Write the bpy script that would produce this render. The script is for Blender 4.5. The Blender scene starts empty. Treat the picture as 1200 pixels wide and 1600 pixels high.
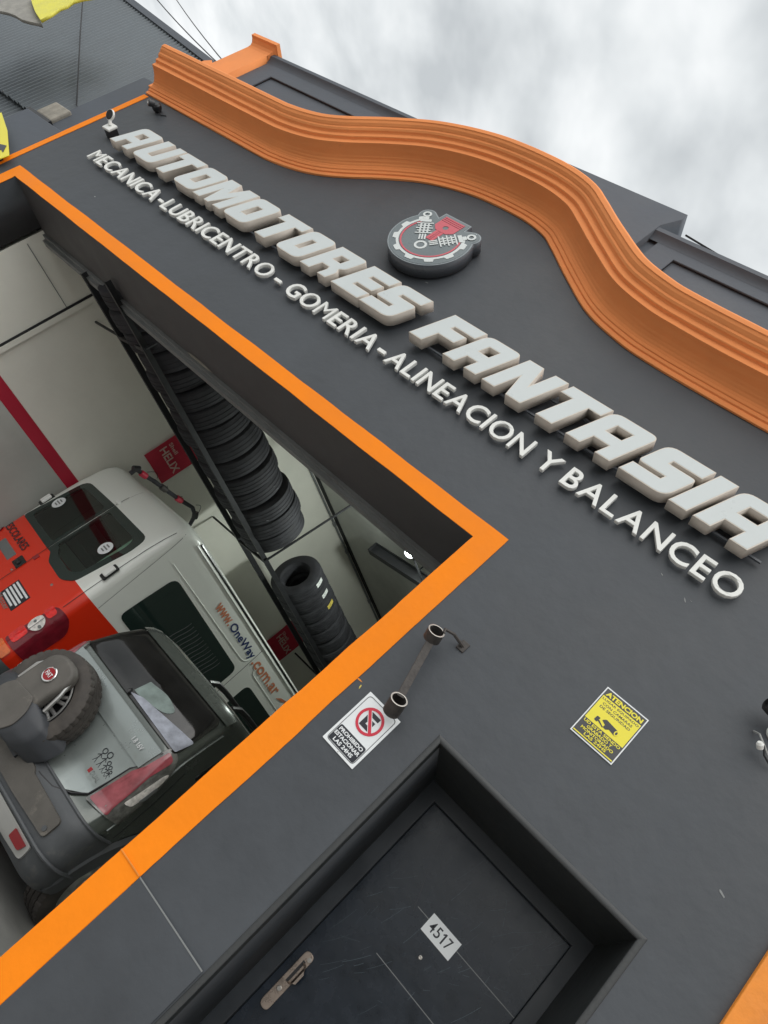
import bpy, bmesh, math, random
from mathutils import Vector, Matrix, noise as mnoise
random.seed(7)
S = bpy.context.scene
COL = S.collection
R = math.radians
PI = math.pi

# ------------------------------------------------------------------ camera
cd = bpy.data.cameras.new('camera'); cam = bpy.data.objects.new('camera', cd); COL.objects.link(cam)
S.camera = cam
_r = [(0.68673541, 0.06537732, 0.72396152), (0.56977721, 0.57003648, -0.59195637), (-0.451385, 0.81901418, 0.35421373)]
X, Y, Z = Vector(_r[0]), -Vector(_r[1]), -Vector(_r[2])
cam.matrix_world = Matrix(((X[0], Y[0], Z[0], 0), (X[1], Y[1], Z[1], -3.2), (X[2], Y[2], Z[2], 1.5), (0, 0, 0, 1)))
cd.sensor_fit = 'HORIZONTAL'; cd.sensor_width = 36; cd.lens = 36 * 1098.9 / 1200
cd.clip_start = .05; cd.clip_end = 2000

# ------------------------------------------------------------------ sky, sun, exposure
SUN_EL, SUN_AZ = R(52), R(12)      # azimuth measured from the street side (-y) towards +x
w = bpy.data.worlds.new('World'); S.world = w; w.use_nodes = True
nt = w.node_tree; N = nt.nodes; LK = nt.links
bg = N['Background']; bg.inputs['Strength'].default_value = 0.1
sky = N.new('ShaderNodeTexSky'); sky.sky_type = 'NISHITA'; sky.sun_disc = False
sky.sun_elevation = SUN_EL; sky.sun_rotation = PI - SUN_AZ; sky.air_density = 1; sky.dust_density = 3
tc = N.new('ShaderNodeTexCoord'); sx = N.new('ShaderNodeSeparateXYZ'); LK.new(tc.outputs['Generated'], sx.inputs[0])
mz = N.new('ShaderNodeMath'); mz.operation = 'MAXIMUM'; LK.new(sx.outputs[2], mz.inputs[0]); mz.inputs[1].default_value = .08
def div(o):
    m = N.new('ShaderNodeMath'); m.operation = 'DIVIDE'; LK.new(o, m.inputs[0]); LK.new(mz.outputs[0], m.inputs[1]); return m.outputs[0]
cx = N.new('ShaderNodeCombineXYZ'); LK.new(div(sx.outputs[0]), cx.inputs[0]); LK.new(div(sx.outputs[1]), cx.inputs[1])
def cloud(sc, loc, nscale, det, dist):
    mp = N.new('ShaderNodeMapping'); LK.new(cx.outputs[0], mp.inputs['Vector'])
    mp.inputs['Scale'].default_value = sc; mp.inputs['Location'].default_value = loc
    n = N.new('ShaderNodeTexNoise'); LK.new(mp.outputs[0], n.inputs['Vector'])
    n.inputs['Scale'].default_value = nscale; n.inputs['Detail'].default_value = det; n.inputs['Roughness'].default_value = .5
    n.inputs['Distortion'].default_value = dist
    return n.outputs['Fac']
c1 = cloud((1.0, .8, 1), (3.4, 1.2, 0), 5.2, 4, .15)
c2 = cloud((.8, .7, 1), (7.9, 3.4, 0), 2.2, 3, .1)
ma = N.new('ShaderNodeMath'); ma.operation = 'MULTIPLY_ADD'; LK.new(c1, ma.inputs[0]); ma.inputs[1].default_value = .5
mb = N.new('ShaderNodeMath'); mb.operation = 'MULTIPLY'; LK.new(c2, mb.inputs[0]); mb.inputs[1].default_value = .5
LK.new(mb.outputs[0], ma.inputs[2])
cr = N.new('ShaderNodeValToRGB'); LK.new(ma.outputs[0], cr.inputs[0])
el = cr.color_ramp.elements
el[0].position = .38; el[0].color = (.53, .56, .575, 1)
el[1].position = .62; el[1].color = (.97, .985, .985, 1)
e = el.new(.48); e.color = (.72, .75, .76, 1)
gain = N.new('ShaderNodeVectorMath'); gain.operation = 'SCALE'; LK.new(cr.outputs[0], gain.inputs[0]); gain.inputs['Scale'].default_value = 9.2
mix = N.new('ShaderNodeMix'); mix.data_type = 'RGBA'; mix.inputs[0].default_value = .93
LK.new(sky.outputs[0], mix.inputs[6]); LK.new(gain.outputs[0], mix.inputs[7]); LK.new(mix.outputs[2], bg.inputs['Color'])

sd = bpy.data.lights.new('sun', 'SUN'); so = bpy.data.objects.new('sun', sd); COL.objects.link(so)
sd.energy = 1.5; sd.angle = R(80); sd.color = (1, .97, .93)
_d = Vector((math.sin(SUN_AZ) * math.cos(SUN_EL), -math.cos(SUN_AZ) * math.cos(SUN_EL), math.sin(SUN_EL)))
so.rotation_euler = _d.to_track_quat('Z', 'Y').to_euler(); so.location = (5, -20, 30)
S.view_settings.view_transform = 'Standard'; S.view_settings.look = 'None'
S.view_settings.exposure = 0.32; S.view_settings.gamma = 1; S.view_settings.use_curve_mapping = False

# ------------------------------------------------------------------ materials
MATS = {}
def mat(name, col, rough=.6, metal=0, var=0, vscale=3, bump=0, bscale=40, coat=0, emis=None, alpha=None, spec=None, dirt=None, drip=0):
    m = bpy.data.materials.new(name); m.use_nodes = True; MATS[name] = m
    nt = m.node_tree; n = nt.nodes; l = nt.links; b = n['Principled BSDF']
    b.inputs['Base Color'].default_value = (*col, 1); b.inputs['Roughness'].default_value = rough; b.inputs['Metallic'].default_value = metal
    if coat: b.inputs['Coat Weight'].default_value = coat; b.inputs['Coat Roughness'].default_value = .08
    if spec is not None: b.inputs['Specular IOR Level'].default_value = spec
    if emis: b.inputs['Emission Color'].default_value = (*emis[0], 1); b.inputs['Emission Strength'].default_value = emis[1]
    tcn = n.new('ShaderNodeTexCoord')
    if var:
        no = n.new('ShaderNodeTexNoise'); no.inputs['Scale'].default_value = vscale; no.inputs['Detail'].default_value = 6; no.inputs['Roughness'].default_value = .6
        l.new(tcn.outputs['Object'], no.inputs['Vector'])
        mr = n.new('ShaderNodeMapRange'); mr.inputs[1].default_value = .3; mr.inputs[2].default_value = .7; mr.inputs[3].default_value = 1 - var; mr.inputs[4].default_value = 1 + var
        l.new(no.outputs['Fac'], mr.inputs[0])
        vm = n.new('ShaderNodeVectorMath'); vm.operation = 'SCALE'; vm.inputs[0].default_value = col; l.new(mr.outputs[0], vm.inputs['Scale'])
        last = vm.outputs[0]
        if dirt:
            n2 = n.new('ShaderNodeTexNoise'); n2.inputs['Scale'].default_value = dirt[1]; n2.inputs['Detail'].default_value = 8; n2.inputs['Roughness'].default_value = .7
            l.new(tcn.outputs['Object'], n2.inputs['Vector'])
            r2 = n.new('ShaderNodeMapRange'); r2.inputs[1].default_value = dirt[2]; r2.inputs[2].default_value = dirt[2] + .12; r2.inputs[3].default_value = 0; r2.inputs[4].default_value = dirt[3]
            l.new(n2.outputs['Fac'], r2.inputs[0])
            mx = n.new('ShaderNodeMix'); mx.data_type = 'RGBA'; l.new(r2.outputs[0], mx.inputs[0]); l.new(last, mx.inputs[6]); mx.inputs[7].default_value = (*dirt[0], 1)
            last = mx.outputs[2]
        if drip:
            mpd = n.new('ShaderNodeMapping'); mpd.inputs['Scale'].default_value = (2.5, 2.5, .4); l.new(tcn.outputs['Object'], mpd.inputs['Vector'])
            nd = n.new('ShaderNodeTexNoise'); nd.inputs['Scale'].default_value = 1.6; nd.inputs['Detail'].default_value = 5; l.new(mpd.outputs[0], nd.inputs['Vector'])
            rd = n.new('ShaderNodeMapRange'); rd.inputs[1].default_value = .35; rd.inputs[2].default_value = .65; rd.inputs[3].default_value = 1 - drip; rd.inputs[4].default_value = 1 + drip
            l.new(nd.outputs['Fac'], rd.inputs[0]); vd = n.new('ShaderNodeVectorMath'); vd.operation = 'SCALE'; l.new(last, vd.inputs[0]); l.new(rd.outputs[0], vd.inputs['Scale']); last = vd.outputs[0]
        l.new(last, b.inputs['Base Color'])
        rr = n.new('ShaderNodeMapRange'); rr.inputs[1].default_value = .3; rr.inputs[2].default_value = .7; rr.inputs[3].default_value = max(.02, rough - .1); rr.inputs[4].default_value = min(1, rough + .1)
        l.new(no.outputs['Fac'], rr.inputs[0]); l.new(rr.outputs[0], b.inputs['Roughness'])
    if bump:
        nb = n.new('ShaderNodeTexNoise'); nb.inputs['Scale'].default_value = bscale; nb.inputs['Detail'].default_value = 4
        l.new(tcn.outputs['Object'], nb.inputs['Vector'])
        bp = n.new('ShaderNodeBump'); bp.inputs['Strength'].default_value = 1; bp.inputs['Distance'].default_value = bump
        l.new(nb.outputs['Fac'], bp.inputs['Height']); l.new(bp.outputs[0], b.inputs['Normal'])
    return m
M = MATS
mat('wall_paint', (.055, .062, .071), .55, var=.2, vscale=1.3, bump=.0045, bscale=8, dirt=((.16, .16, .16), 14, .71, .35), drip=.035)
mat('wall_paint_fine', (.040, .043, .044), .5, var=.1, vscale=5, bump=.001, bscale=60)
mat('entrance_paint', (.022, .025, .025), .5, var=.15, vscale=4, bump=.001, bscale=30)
mat('reveal_paint', (.075, .073, .074), .6, var=.12, vscale=3, bump=.001, bscale=30)
mat('parapet_paint', (.085, .098, .118), .65, var=.15, vscale=2, bump=.002, bscale=14)
mat('orange_band', (.95, .25, .004), .6, spec=.25, var=.05, vscale=3, bump=.0015, bscale=25)
mat('orange_cornice', (.93, .335, .115), .75, spec=.2, var=.05, vscale=3, bump=.003, bscale=7, dirt=((.55, .27, .14), 7, .64, .3))
mat('orange_pillar', (.78, .26, .03), .6, var=.15, vscale=6, bump=.004, bscale=18)
mat('letter_side', (.62, .565, .50), .55, var=.05, vscale=8)
mat('letter_face', (.60, .645, .645), .35, var=.03, vscale=5)
mat('letter_rim', (.72, .66, .57), .45)
mat('white_plastic', (.82, .83, .80), .4, var=.04, vscale=8)
mat('black_plastic', (.02, .02, .022), .4)
mat('logo_body', (.085, .095, .11), .35, var=.06)
mat('logo_face', (.16, .19, .20), .25, var=.05)
mat('logo_rim', (.30, .34, .36), .3)
mat('logo_white', (.68, .72, .71), .35)
mat('logo_red', (.62, .10, .13), .35)
mat('sign_white', (.80, .83, .84), .25)
mat('sign_black', (.018, .02, .028), .3)
mat('sign_red', (.62, .03, .06), .3)
mat('sign_yellow', (.82, .72, .03), .3)
mat('sign_dark', (.04, .042, .045), .35)
mat('rusty_steel', (.066, .060, .056), .6, metal=.35, var=.4, vscale=25, bump=.002, bscale=60)
mat('steel_edge', (.42, .40, .37), .4, metal=.8)
mat('door_paint', (.009, .015, .024), .26, var=.3, vscale=5, bump=.0012, bscale=12, dirt=((.09, .13, .16), 16, .67, .45))
mat('door_frame_paint', (.026, .031, .037), .38, var=.2, vscale=5)
mat('scratch', (.10, .14, .165), .5)
mat('groove_line', (.21, .22, .22), .5)
mat('bronze', (.40, .33, .28), .28, metal=.9, var=.15, vscale=30)
mat('chrome', (.7, .7, .7), .12, metal=1)
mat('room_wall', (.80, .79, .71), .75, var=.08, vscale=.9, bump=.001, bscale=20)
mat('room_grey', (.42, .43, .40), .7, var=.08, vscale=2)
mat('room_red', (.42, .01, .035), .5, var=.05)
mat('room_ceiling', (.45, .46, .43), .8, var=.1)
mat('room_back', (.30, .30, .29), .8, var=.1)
mat('dark_steel', (.03, .031, .034), .5, metal=.3, var=.2, vscale=12)
mat('grey_steel', (.22, .23, .23), .5, metal=.3, var=.15)
mat('rubber', (.036, .036, .041), .75, spec=.3, var=.35, vscale=7, bump=.001, bscale=80)
mat('rubber_dusty', (.060, .053, .047), .75, var=.35, vscale=10, bump=.001, bscale=80)
mat('banner_red', (.50, .025, .055), .45, var=.1, vscale=4)
mat('banner_print', (.62, .45, .40), .5)
mat('label_white', (.62, .64, .62), .5, var=.35, vscale=60)
mat('label_yellow', (.62, .50, .10), .5, var=.35, vscale=60)
mat('concrete_floor', (.30, .30, .285), .55, var=.25, vscale=2, bump=.002, bscale=20)
mat('asphalt', (.05, .05, .052), .85, var=.25, vscale=5, bump=.004, bscale=60)
mat('pavement', (.40, .39, .37), .8, var=.15, vscale=3, bump=.003, bscale=30)
mat('earth', (.12, .11, .09), .9, var=.3, vscale=.3)
mat('corrugated', (.15, .172, .19), .5, metal=.2, var=.18, vscale=2.2)
mat('old_render', (.30, .28, .24), .85, var=.25, vscale=9, bump=.004, bscale=25)
mat('awning_yellow', (.80, .75, .10), .55, var=.08, vscale=9, bump=.004, bscale=14)
mat('awning_grey', (.33, .32, .29), .7, var=.2, vscale=10, bump=.006, bscale=12)
mat('cable', (.02, .02, .022), .6)
mat('cable_grey', (.35, .36, .35), .5)
mat('van_black', (.014, .016, .016), .35, var=.1)
mat('van_glass', (.016, .03, .026), .04, spec=.6)
mat('van_pane', (.055, .10, .085), .05, spec=.6, var=.35, vscale=2.5)
mat('van_plastic', (.055, .065, .065), .5, var=.1)
mat('van_lens_red', (.17, .008, .018), .1, coat=1, var=.3, vscale=14)
mat('van_lens_bright', (.80, .022, .02), .12, coat=1, var=.25, vscale=30)
mat('van_lens_clear', (.80, .76, .72), .08, coat=1, metal=.1, var=.3, vscale=40)
mat('van_lens_orange', (.75, .16, .04), .12, coat=1, var=.2, vscale=20)
mat('print_orange', (.60, .22, .12), .4)
mat('print_navy', (.02, .04, .14), .4)
mat('print_grey', (.16, .17, .17), .5)
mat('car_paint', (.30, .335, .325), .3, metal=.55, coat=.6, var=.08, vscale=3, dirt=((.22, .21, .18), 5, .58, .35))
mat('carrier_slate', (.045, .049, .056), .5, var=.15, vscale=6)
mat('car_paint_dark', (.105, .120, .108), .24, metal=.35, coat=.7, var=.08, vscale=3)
mat('car_plastic', (.080, .086, .092), .6, var=.16, vscale=6, bump=.0006, bscale=200, dirt=((.20, .19, .16), 6, .58, .4))
mat('car_plastic_dusty', (.105, .098, .088), .65, var=.2, vscale=7, bump=.0006, bscale=200, dirt=((.22, .20, .17), 8, .56, .5))
mat('car_plastic_light', (.46, .46, .44), .5, var=.08, vscale=5)
mat('car_glass', (.016, .016, .015), .04, spec=.6, var=.5, vscale=3)
mat('car_lens_red', (.33, .07, .085), .15, coat=1, var=.35, vscale=10)
mat('car_lens_smoke', (.13, .13, .12), .12, coat=1, var=.6, vscale=16)
mat('reflector_red', (.30, .012, .018), .2, coat=.6)
mat('alloy', (.55, .55, .54), .3, metal=.8)
mat('seat_fabric', (.20, .25, .235), .8, var=.3, vscale=12)
mat('reflected_sky', (.30, .32, .37), .6, var=.5, vscale=9)  # mottled colour of the sky reflection painted on the hatchback's rear glass
# van livery: red below the waistline, white above (painted colour)
m = mat('van_livery', (.6, .6, .6), .35, coat=.35)
n = m.node_tree.nodes; l = m.node_tree.links; b = n['Principled BSDF']
t_ = n.new('ShaderNodeTexCoord'); s_ = n.new('ShaderNodeSeparateXYZ'); l.new(t_.outputs['Object'], s_.inputs[0])
c_ = n.new('ShaderNodeMath'); c_.operation = 'LESS_THAN'; l.new(s_.outputs[2], c_.inputs[0]); c_.inputs[1].default_value = 1.365
x_ = n.new('ShaderNodeMix'); x_.data_type = 'RGBA'; l.new(c_.outputs[0], x_.inputs[0]); x_.inputs[6].default_value = (.80, .82, .77, 1); x_.inputs[7].default_value = (.74, .028, .004, 1)
l.new(x_.outputs[2], b.inputs['Base Color'])
m = MATS['van_pane']; nt_p = m.node_tree; n = nt_p.nodes; l = nt_p.links
tr_ = n.new('ShaderNodeBsdfTransparent'); tr_.inputs[0].default_value = (.42, .56, .49, 1)
gl_ = n.new('ShaderNodeBsdfGlossy'); gl_.inputs['Roughness'].default_value = .03; gl_.inputs['Color'].default_value = (.9, .95, .92, 1)
fr_n = n.new('ShaderNodeFresnel'); fr_n.inputs[0].default_value = 1.6
ms_ = n.new('ShaderNodeMixShader'); l.new(fr_n.outputs[0], ms_.inputs[0]); l.new(tr_.outputs[0], ms_.inputs[1]); l.new(gl_.outputs[0], ms_.inputs[2])
l.new(ms_.outputs[0], n['Material Output'].inputs['Surface'])
# lamp lens (lit)
mat('lamp_lens', (1, 1, 1), .5, emis=((.92, 1, .96), 80))

# ------------------------------------------------------------------ helpers
def link(name, me, m=None, parent=None, smooth=False, bevel=0, kind=None):
    o = bpy.data.objects.new(name, me); COL.objects.link(o)
    if m is not None:
        for q in (m if isinstance(m, (list, tuple)) else [m]):
            me.materials.append(MATS[q] if isinstance(q, str) else q)
    if parent is not None: o.parent = parent
    if smooth: me.polygons.foreach_set('use_smooth', [True] * len(me.polygons)); me.update(); me.set_sharp_from_angle(angle=R(38))
    if bevel:
        md = o.modifiers.new('bevel', 'BEVEL'); md.width = bevel; md.segments = 2; md.limit_method = 'ANGLE'; md.angle_limit = R(40)
    if kind: o['kind'] = kind
    return o
def empty(name, label, cat, loc=(0, 0, 0), rz=0, group=None):
    o = bpy.data.objects.new(name, None); COL.objects.link(o); o.location = loc; o.rotation_euler = (0, 0, rz)
    o.empty_display_size = .1
    return tag(o, label, cat, group)
def tag(o, label, cat, group=None):
    o['label'] = label; o['category'] = cat
    if group: o['group'] = group
    return o
class G:
    def __init__(s): s.v = []; s.f = []; s.mi = []; s.cur = 0
    def add(s, vs, fs):
        k = len(s.v); s.v += [tuple(p) for p in vs]
        for f in fs: s.f.append(tuple(k + i for i in f)); s.mi.append(s.cur)
        return s
    def box(s, x0, x1, y0, y1, z0, z1):
        v = [(x, y, z) for z in (z0, z1) for y in (y0, y1) for x in (x0, x1)]
        return s.add(v, [(0, 2, 3, 1), (4, 5, 7, 6), (0, 1, 5, 4), (2, 6, 7, 3), (0, 4, 6, 2), (1, 3, 7, 5)])
    def obox(s, c, ax, ay, az):
        c = Vector(c); ax = Vector(ax); ay = Vector(ay); az = Vector(az)
        v = [c + ax * i + ay * j + az * k for k in (-1, 1) for j in (-1, 1) for i in (-1, 1)]
        return s.add(v, [(0, 2, 3, 1), (4, 5, 7, 6), (0, 1, 5, 4), (2, 6, 7, 3), (0, 4, 6, 2), (1, 3, 7, 5)])
    def quad(s, a, b, c, d): return s.add([a, b, c, d], [(0, 1, 2, 3)])
    def tube(s, pts, r, n=8, cap=True, smoothpath=False):
        pts = [Vector(p) for p in pts]; rings = []
        rad = r if isinstance(r, (list, tuple)) else [r] * len(pts)
        up = Vector((0, 0, 1)); prev = None
        for i, p in enumerate(pts):
            t = (pts[min(i + 1, len(pts) - 1)] - pts[max(i - 1, 0)]).normalized()
            if prev is None: a = t.cross(up if abs(t.z) < .9 else Vector((1, 0, 0))).normalized()
            else: a = (prev - t * prev.dot(t)).normalized()
            prev = a; b_ = t.cross(a)
            rings.append([p + (a * math.cos(2 * PI * k / n) + b_ * math.sin(2 * PI * k / n)) * rad[i] for k in range(n)])
        vs = [q for rg in rings for q in rg]; fs = []
        for i in range(len(pts) - 1):
            for k in range(n):
                fs.append((i * n + k, i * n + (k + 1) % n, (i + 1) * n + (k + 1) % n, (i + 1) * n + k))
        if cap: fs.append(tuple(range(n - 1, -1, -1))); fs.append(tuple((len(pts) - 1) * n + k for k in range(n)))
        return s.add(vs, fs)
    def revolve(s, prof, c, ax, n=24, closed=False):
        """prof: (axial, radial) list round axis ax through c"""
        c = Vector(c); ax = Vector(ax).normalized(); a = ax.cross(Vector((0, 0, 1)) if abs(ax.z) < .9 else Vector((1, 0, 0))).normalized(); b_ = ax.cross(a)
        vs = []; m = len(prof)
        for k in range(n):
            t = 2 * PI * k / n
            for (h, r) in prof: vs.append(c + ax * h + (a * math.cos(t) + b_ * math.sin(t)) * r)
        fs = []
        for k in range(n):
            k2 = (k + 1) % n
            for i in range(m if closed else m - 1):
                j = (i + 1) % m
                fs.append((k * m + i, k * m + j, k2 * m + j, k2 * m + i))
        return s.add(vs, fs)
    def build(s, name, m=None, parent=None, smooth=False, bevel=0, kind=None):
        me = bpy.data.meshes.new(name); me.from_pydata(s.v, [], s.f)
        if any(s.mi): me.polygons.foreach_set('material_index', s.mi)
        me.update(); me.validate()
        bm = bmesh.new(); bm.from_mesh(me); bmesh.ops.recalc_face_normals(bm, faces=bm.faces); bm.to_mesh(me); bm.free()
        return link(name, me, m, parent, smooth, bevel, kind)

def roundpoly(pts, seg=5):
    out = []; n = len(pts)
    for i, p in enumerate(pts):
        r = p[2] if len(p) > 2 else 0
        P = Vector(p[:2])
        if not r: out.append(tuple(P)); continue
        A = Vector(pts[i - 1][:2]); B = Vector(pts[(i + 1) % n][:2])
        da = (A - P); db = (B - P); ra = min(r, da.length * .49); rb = min(r, db.length * .49)
        a = P + da.normalized() * ra; b_ = P + db.normalized() * rb
        for k in range(seg + 1):
            t = k / seg; out.append(tuple(a * (1 - t) ** 2 + P * 2 * t * (1 - t) + b_ * t * t))
    return out
DG = None
def curve_mesh(loops, half, offset=0, bevel=0):
    cu = bpy.data.curves.new('c', 'CURVE'); cu.dimensions = '2D'; cu.fill_mode = 'BOTH'; cu.extrude = half; cu.offset = offset
    if bevel: cu.bevel_depth = bevel; cu.bevel_resolution = 1
    for lp in loops:
        sp = cu.splines.new('POLY'); sp.points.add(len(lp) - 1)
        for i, p in enumerate(lp): sp.points[i].co = (p[0], p[1], 0, 1)
        sp.use_cyclic_u = True
    return conv(cu)
def conv(cu):
    o = bpy.data.objects.new('tmp', cu); COL.objects.link(o)
    dg = bpy.context.evaluated_depsgraph_get(); me = bpy.data.meshes.new_from_object(o.evaluated_get(dg))
    bpy.data.objects.remove(o); bpy.data.curves.remove(cu)
    return me
def toplane(me, o, right=(1, 0, 0), up=(0, 0, 1)):
    """xy of the mesh to right/up, its +z to right x up (out towards the viewer)"""
    r = Vector(right).normalized(); u = Vector(up).normalized(); nn = r.cross(u)
    me.transform(Matrix(((r[0], u[0], nn[0], o[0]), (r[1], u[1], nn[1], o[1]), (r[2], u[2], nn[2], o[2]), (0, 0, 0, 1))))
    return me
def clean(me):
    bm = bmesh.new(); bm.from_mesh(me); bmesh.ops.remove_doubles(bm, verts=bm.verts, dist=1e-5)
    bmesh.ops.recalc_face_normals(bm, faces=bm.faces); bm.to_mesh(me); bm.free(); return me
def slab(name, loops, y_front, y_back, m, parent, offset=0, bevel=0, O=(0, 0, 0), right=(1, 0, 0), up=(0, 0, 1)):
    """outline in x,z extruded between y_front (towards the street) and y_back"""
    h = (y_back - y_front) / 2
    me = curve_mesh(loops, max(h - bevel, 0), offset, bevel)
    r = Vector(right).normalized(); u = Vector(up).normalized(); nn = r.cross(u)
    mid = Vector(O) - nn * ((y_back + y_front) / 2)
    toplane(me, mid, right, up); clean(me)
    return link(name, me, m, parent)
def text(name, body, m, parent, o, width, height, right=(1, 0, 0), up=(0, 0, 1), bold=.012, thick=.0006, align='L', shear=0):
    cu = bpy.data.curves.new('t', 'FONT'); cu.body = body; cu.offset = bold; cu.shear = shear; cu.resolution_u = 3
    me = conv(cu); me.name = name
    xs = [v.co.x for v in me.vertices]; ys = [v.co.y for v in me.vertices]
    if not xs: return None
    sx_ = width / (max(xs) - min(xs)); sy_ = height / (max(ys) - min(ys))
    me.transform(Matrix.Diagonal((sx_, sy_, 1, 1)) @ Matrix.Translation((-min(xs), -min(ys), 0)))
    toplane(me, o, right, up)
    return link(name, me, m, parent)
def rect(x0, x1, z0, z1, r=0): return roundpoly([(x0, z0, r), (x1, z0, r), (x1, z1, r), (x0, z1, r)])
def circ(cx_, cz, r, n=32, a0=0, a1=2 * PI): return [(cx_ + r * math.cos(a0 + (a1 - a0) * k / n), cz + r * math.sin(a0 + (a1 - a0) * k / n)) for k in range(n)]
def ring_sector(cx_, cz, r0, r1, a0, a1, n=40):
    o_ = [(cx_ + r1 * math.cos(a0 + (a1 - a0) * k / n), cz + r1 * math.sin(a0 + (a1 - a0) * k / n)) for k in range(n + 1)]
    i_ = [(cx_ + r0 * math.cos(a1 + (a0 - a1) * k / n), cz + r0 * math.sin(a1 + (a0 - a1) * k / n)) for k in range(n + 1)]
    return o_ + i_

# ------------------------------------------------------------------ ground, street
G().quad((-400, -400, -.13), (400, -400, -.13), (400, 400, -.13), (-400, 400, -.13)).build('ground', 'earth', kind='structure')
G().box(-60, 60, -12.5, -4.2, -.3, -.12).build('road', 'asphalt', kind='structure')
G().box(-60, 60, -4.2, -.0, -.3, 0).build('sidewalk', 'pavement', kind='structure')
G().box(-60, 60, -15.5, -12.5, -.3, 0).build('far_sidewalk', 'pavement', kind='structure')

# ------------------------------------------------------------------ shop building
bld = empty('shop_building', 'dark grey workshop front with a wavy orange cornice and orange bands', 'building')
LOW = [(-7.14, 4.722), (-6.4, 4.728), (-5.83, 4.732), (-5.35, 4.735), (-5.18, 4.742), (-4.95, 4.778), (-4.72, 4.85), (-4.49, 4.976), (-4.168, 5.205), (-3.86, 5.38), (-3.47, 5.483), (-3.03, 5.494), (-2.75, 5.441), (-2.58, 5.345), (-2.3, 5.155), (-1.96, 4.95), (-1.63, 4.851), (-1.37, 4.82), (-.98, 4.805), (-.3, 4.80), (.76, 4.80)]
def catmull(P, per=6):
    out = []
    for i in range(len(P) - 1):
        p0 = P[max(i - 1, 0)]; p1 = P[i]; p2 = P[i + 1]; p3 = P[min(i + 2, len(P) - 1)]
        for k in range(per):
            t = k / per
            out.append(tuple(.5 * ((2 * b1) + (-a1 + c1_) * t + (2 * a1 - 5 * b1 + 4 * c1_ - d1) * t * t + (-a1 + 3 * b1 - 3 * c1_ + d1) * t ** 3) for a1, b1, c1_, d1 in zip(p0, p1, p2, p3)))
    out.append(P[-1]); return out
LC = catmull(LOW)
OX0, OX1, OZ = -6.765, -1.30, 3.105          # opening, inner edge of the orange band
BX0, BX1, BZ = -6.896, -1.152, 3.22          # its outer edge
DX0, DX1, DZ = -.662, .382, 2.187             # entrance recess
wall_out = [(-7.14, 0), (OX0, 0), (OX0, OZ), (OX1, OZ), (OX1, 0), (DX0, 0), (DX0, DZ), (DX1, DZ), (DX1, 0), (.76, 0)] + [(x, z + .12) for x, z in reversed(LC)]
slab('wall', [wall_out], 0, .5, 'wall_paint', bld)
G().box(-7.14, .76, .5, .56, 3.125, 4.7).build('wall_backing', 'reveal_paint', bld)
# painted orange band round the opening, edges a little uneven as hand painted
def jag(a, b_, amp=.0022, n=40):
    out = []
    for k in range(n):
        t = k / n; x_, z_ = a[0] + (b_[0] - a[0]) * t, a[1] + (b_[1] - a[1]) * t; w_ = .0045 * mnoise.noise(Vector((x_ * 3.1, z_ * 3.1, 1.7))) + .0016 * mnoise.noise(Vector((x_ * 17, z_ * 17, 4.2)))
        q = Vector((b_[0] - a[0], b_[1] - a[1])).normalized(); w_ *= (0 < k); out.append((x_ - q.y * w_, z_ + q.x * w_))
    return out
def band(name, P, mt='orange_band', th=.005):
    lp = []
    for i in range(len(P)): lp += jag(P[i], P[(i + 1) % len(P)], .0018, 90)
    return slab(name, [lp], -th, 0, mt, bld)
band('trim_band', [(BX0, .0), (OX0, 0), (OX0, OZ), (OX1, OZ), (OX1, 0.0), (BX1, 0.0), (BX1, BZ), (BX0, BZ)])
band('edge_strip', [(-7.141, 0), (-7.066, 0), (-7.066, 4.70), (-7.141, 4.70)])
# low plinth with a light edge line
G().box(BX1 + .0015, DX0 - .035, -.0085, -.0055, 0, .903).build('plinth', 'wall_paint', bld)
G().box(BX1 + .0015, DX0 - .035, -.010, -.0086, .900, .906).build('plinth_edge', 'groove_line', bld)
G().box(OX1 + .001, BX1 - .001, -.0075, -.0055, 0, .903).build('plinth_band', 'orange_band', bld)
G().box(OX1 + .001, BX1 - .0025, -.012, -.0087, .900, .906).build('plinth_edge', 'orange_pillar', bld)
for (cx0, cz0, L_, a_, mt_) in ((-.462, 3.60, .013, -.5, 'groove_line'), (-.30, 3.555, .016, -.7, 'groove_line'), (-.275, 3.57, .006, -.2, 'groove_line'), (-1.14, 2.13, .020, .1, 'orange_pillar'), (-1.112, 2.11, .014, -1.3, 'label_yellow'), (-5.9, 3.42, .008, .3, 'label_white'), (.52, 2.55, .02, -.4, 'groove_line'), (-2.99, 4.47, .014, .2, 'groove_line')):
    lp = []
    for k in range(9):
        t = 2 * PI * k / 9; r_ = random.uniform(.55, 1.1); px_, pz_ = L_ * r_ * math.cos(t), L_ * .28 * r_ * math.sin(t)
        lp.append((cx0 + px_ * math.cos(a_) - pz_ * math.sin(a_), cz0 + px_ * math.sin(a_) + pz_ * math.cos(a_)))
    slab('paint_chip', [lp], -.0012, .001, mt_, bld)
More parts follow.
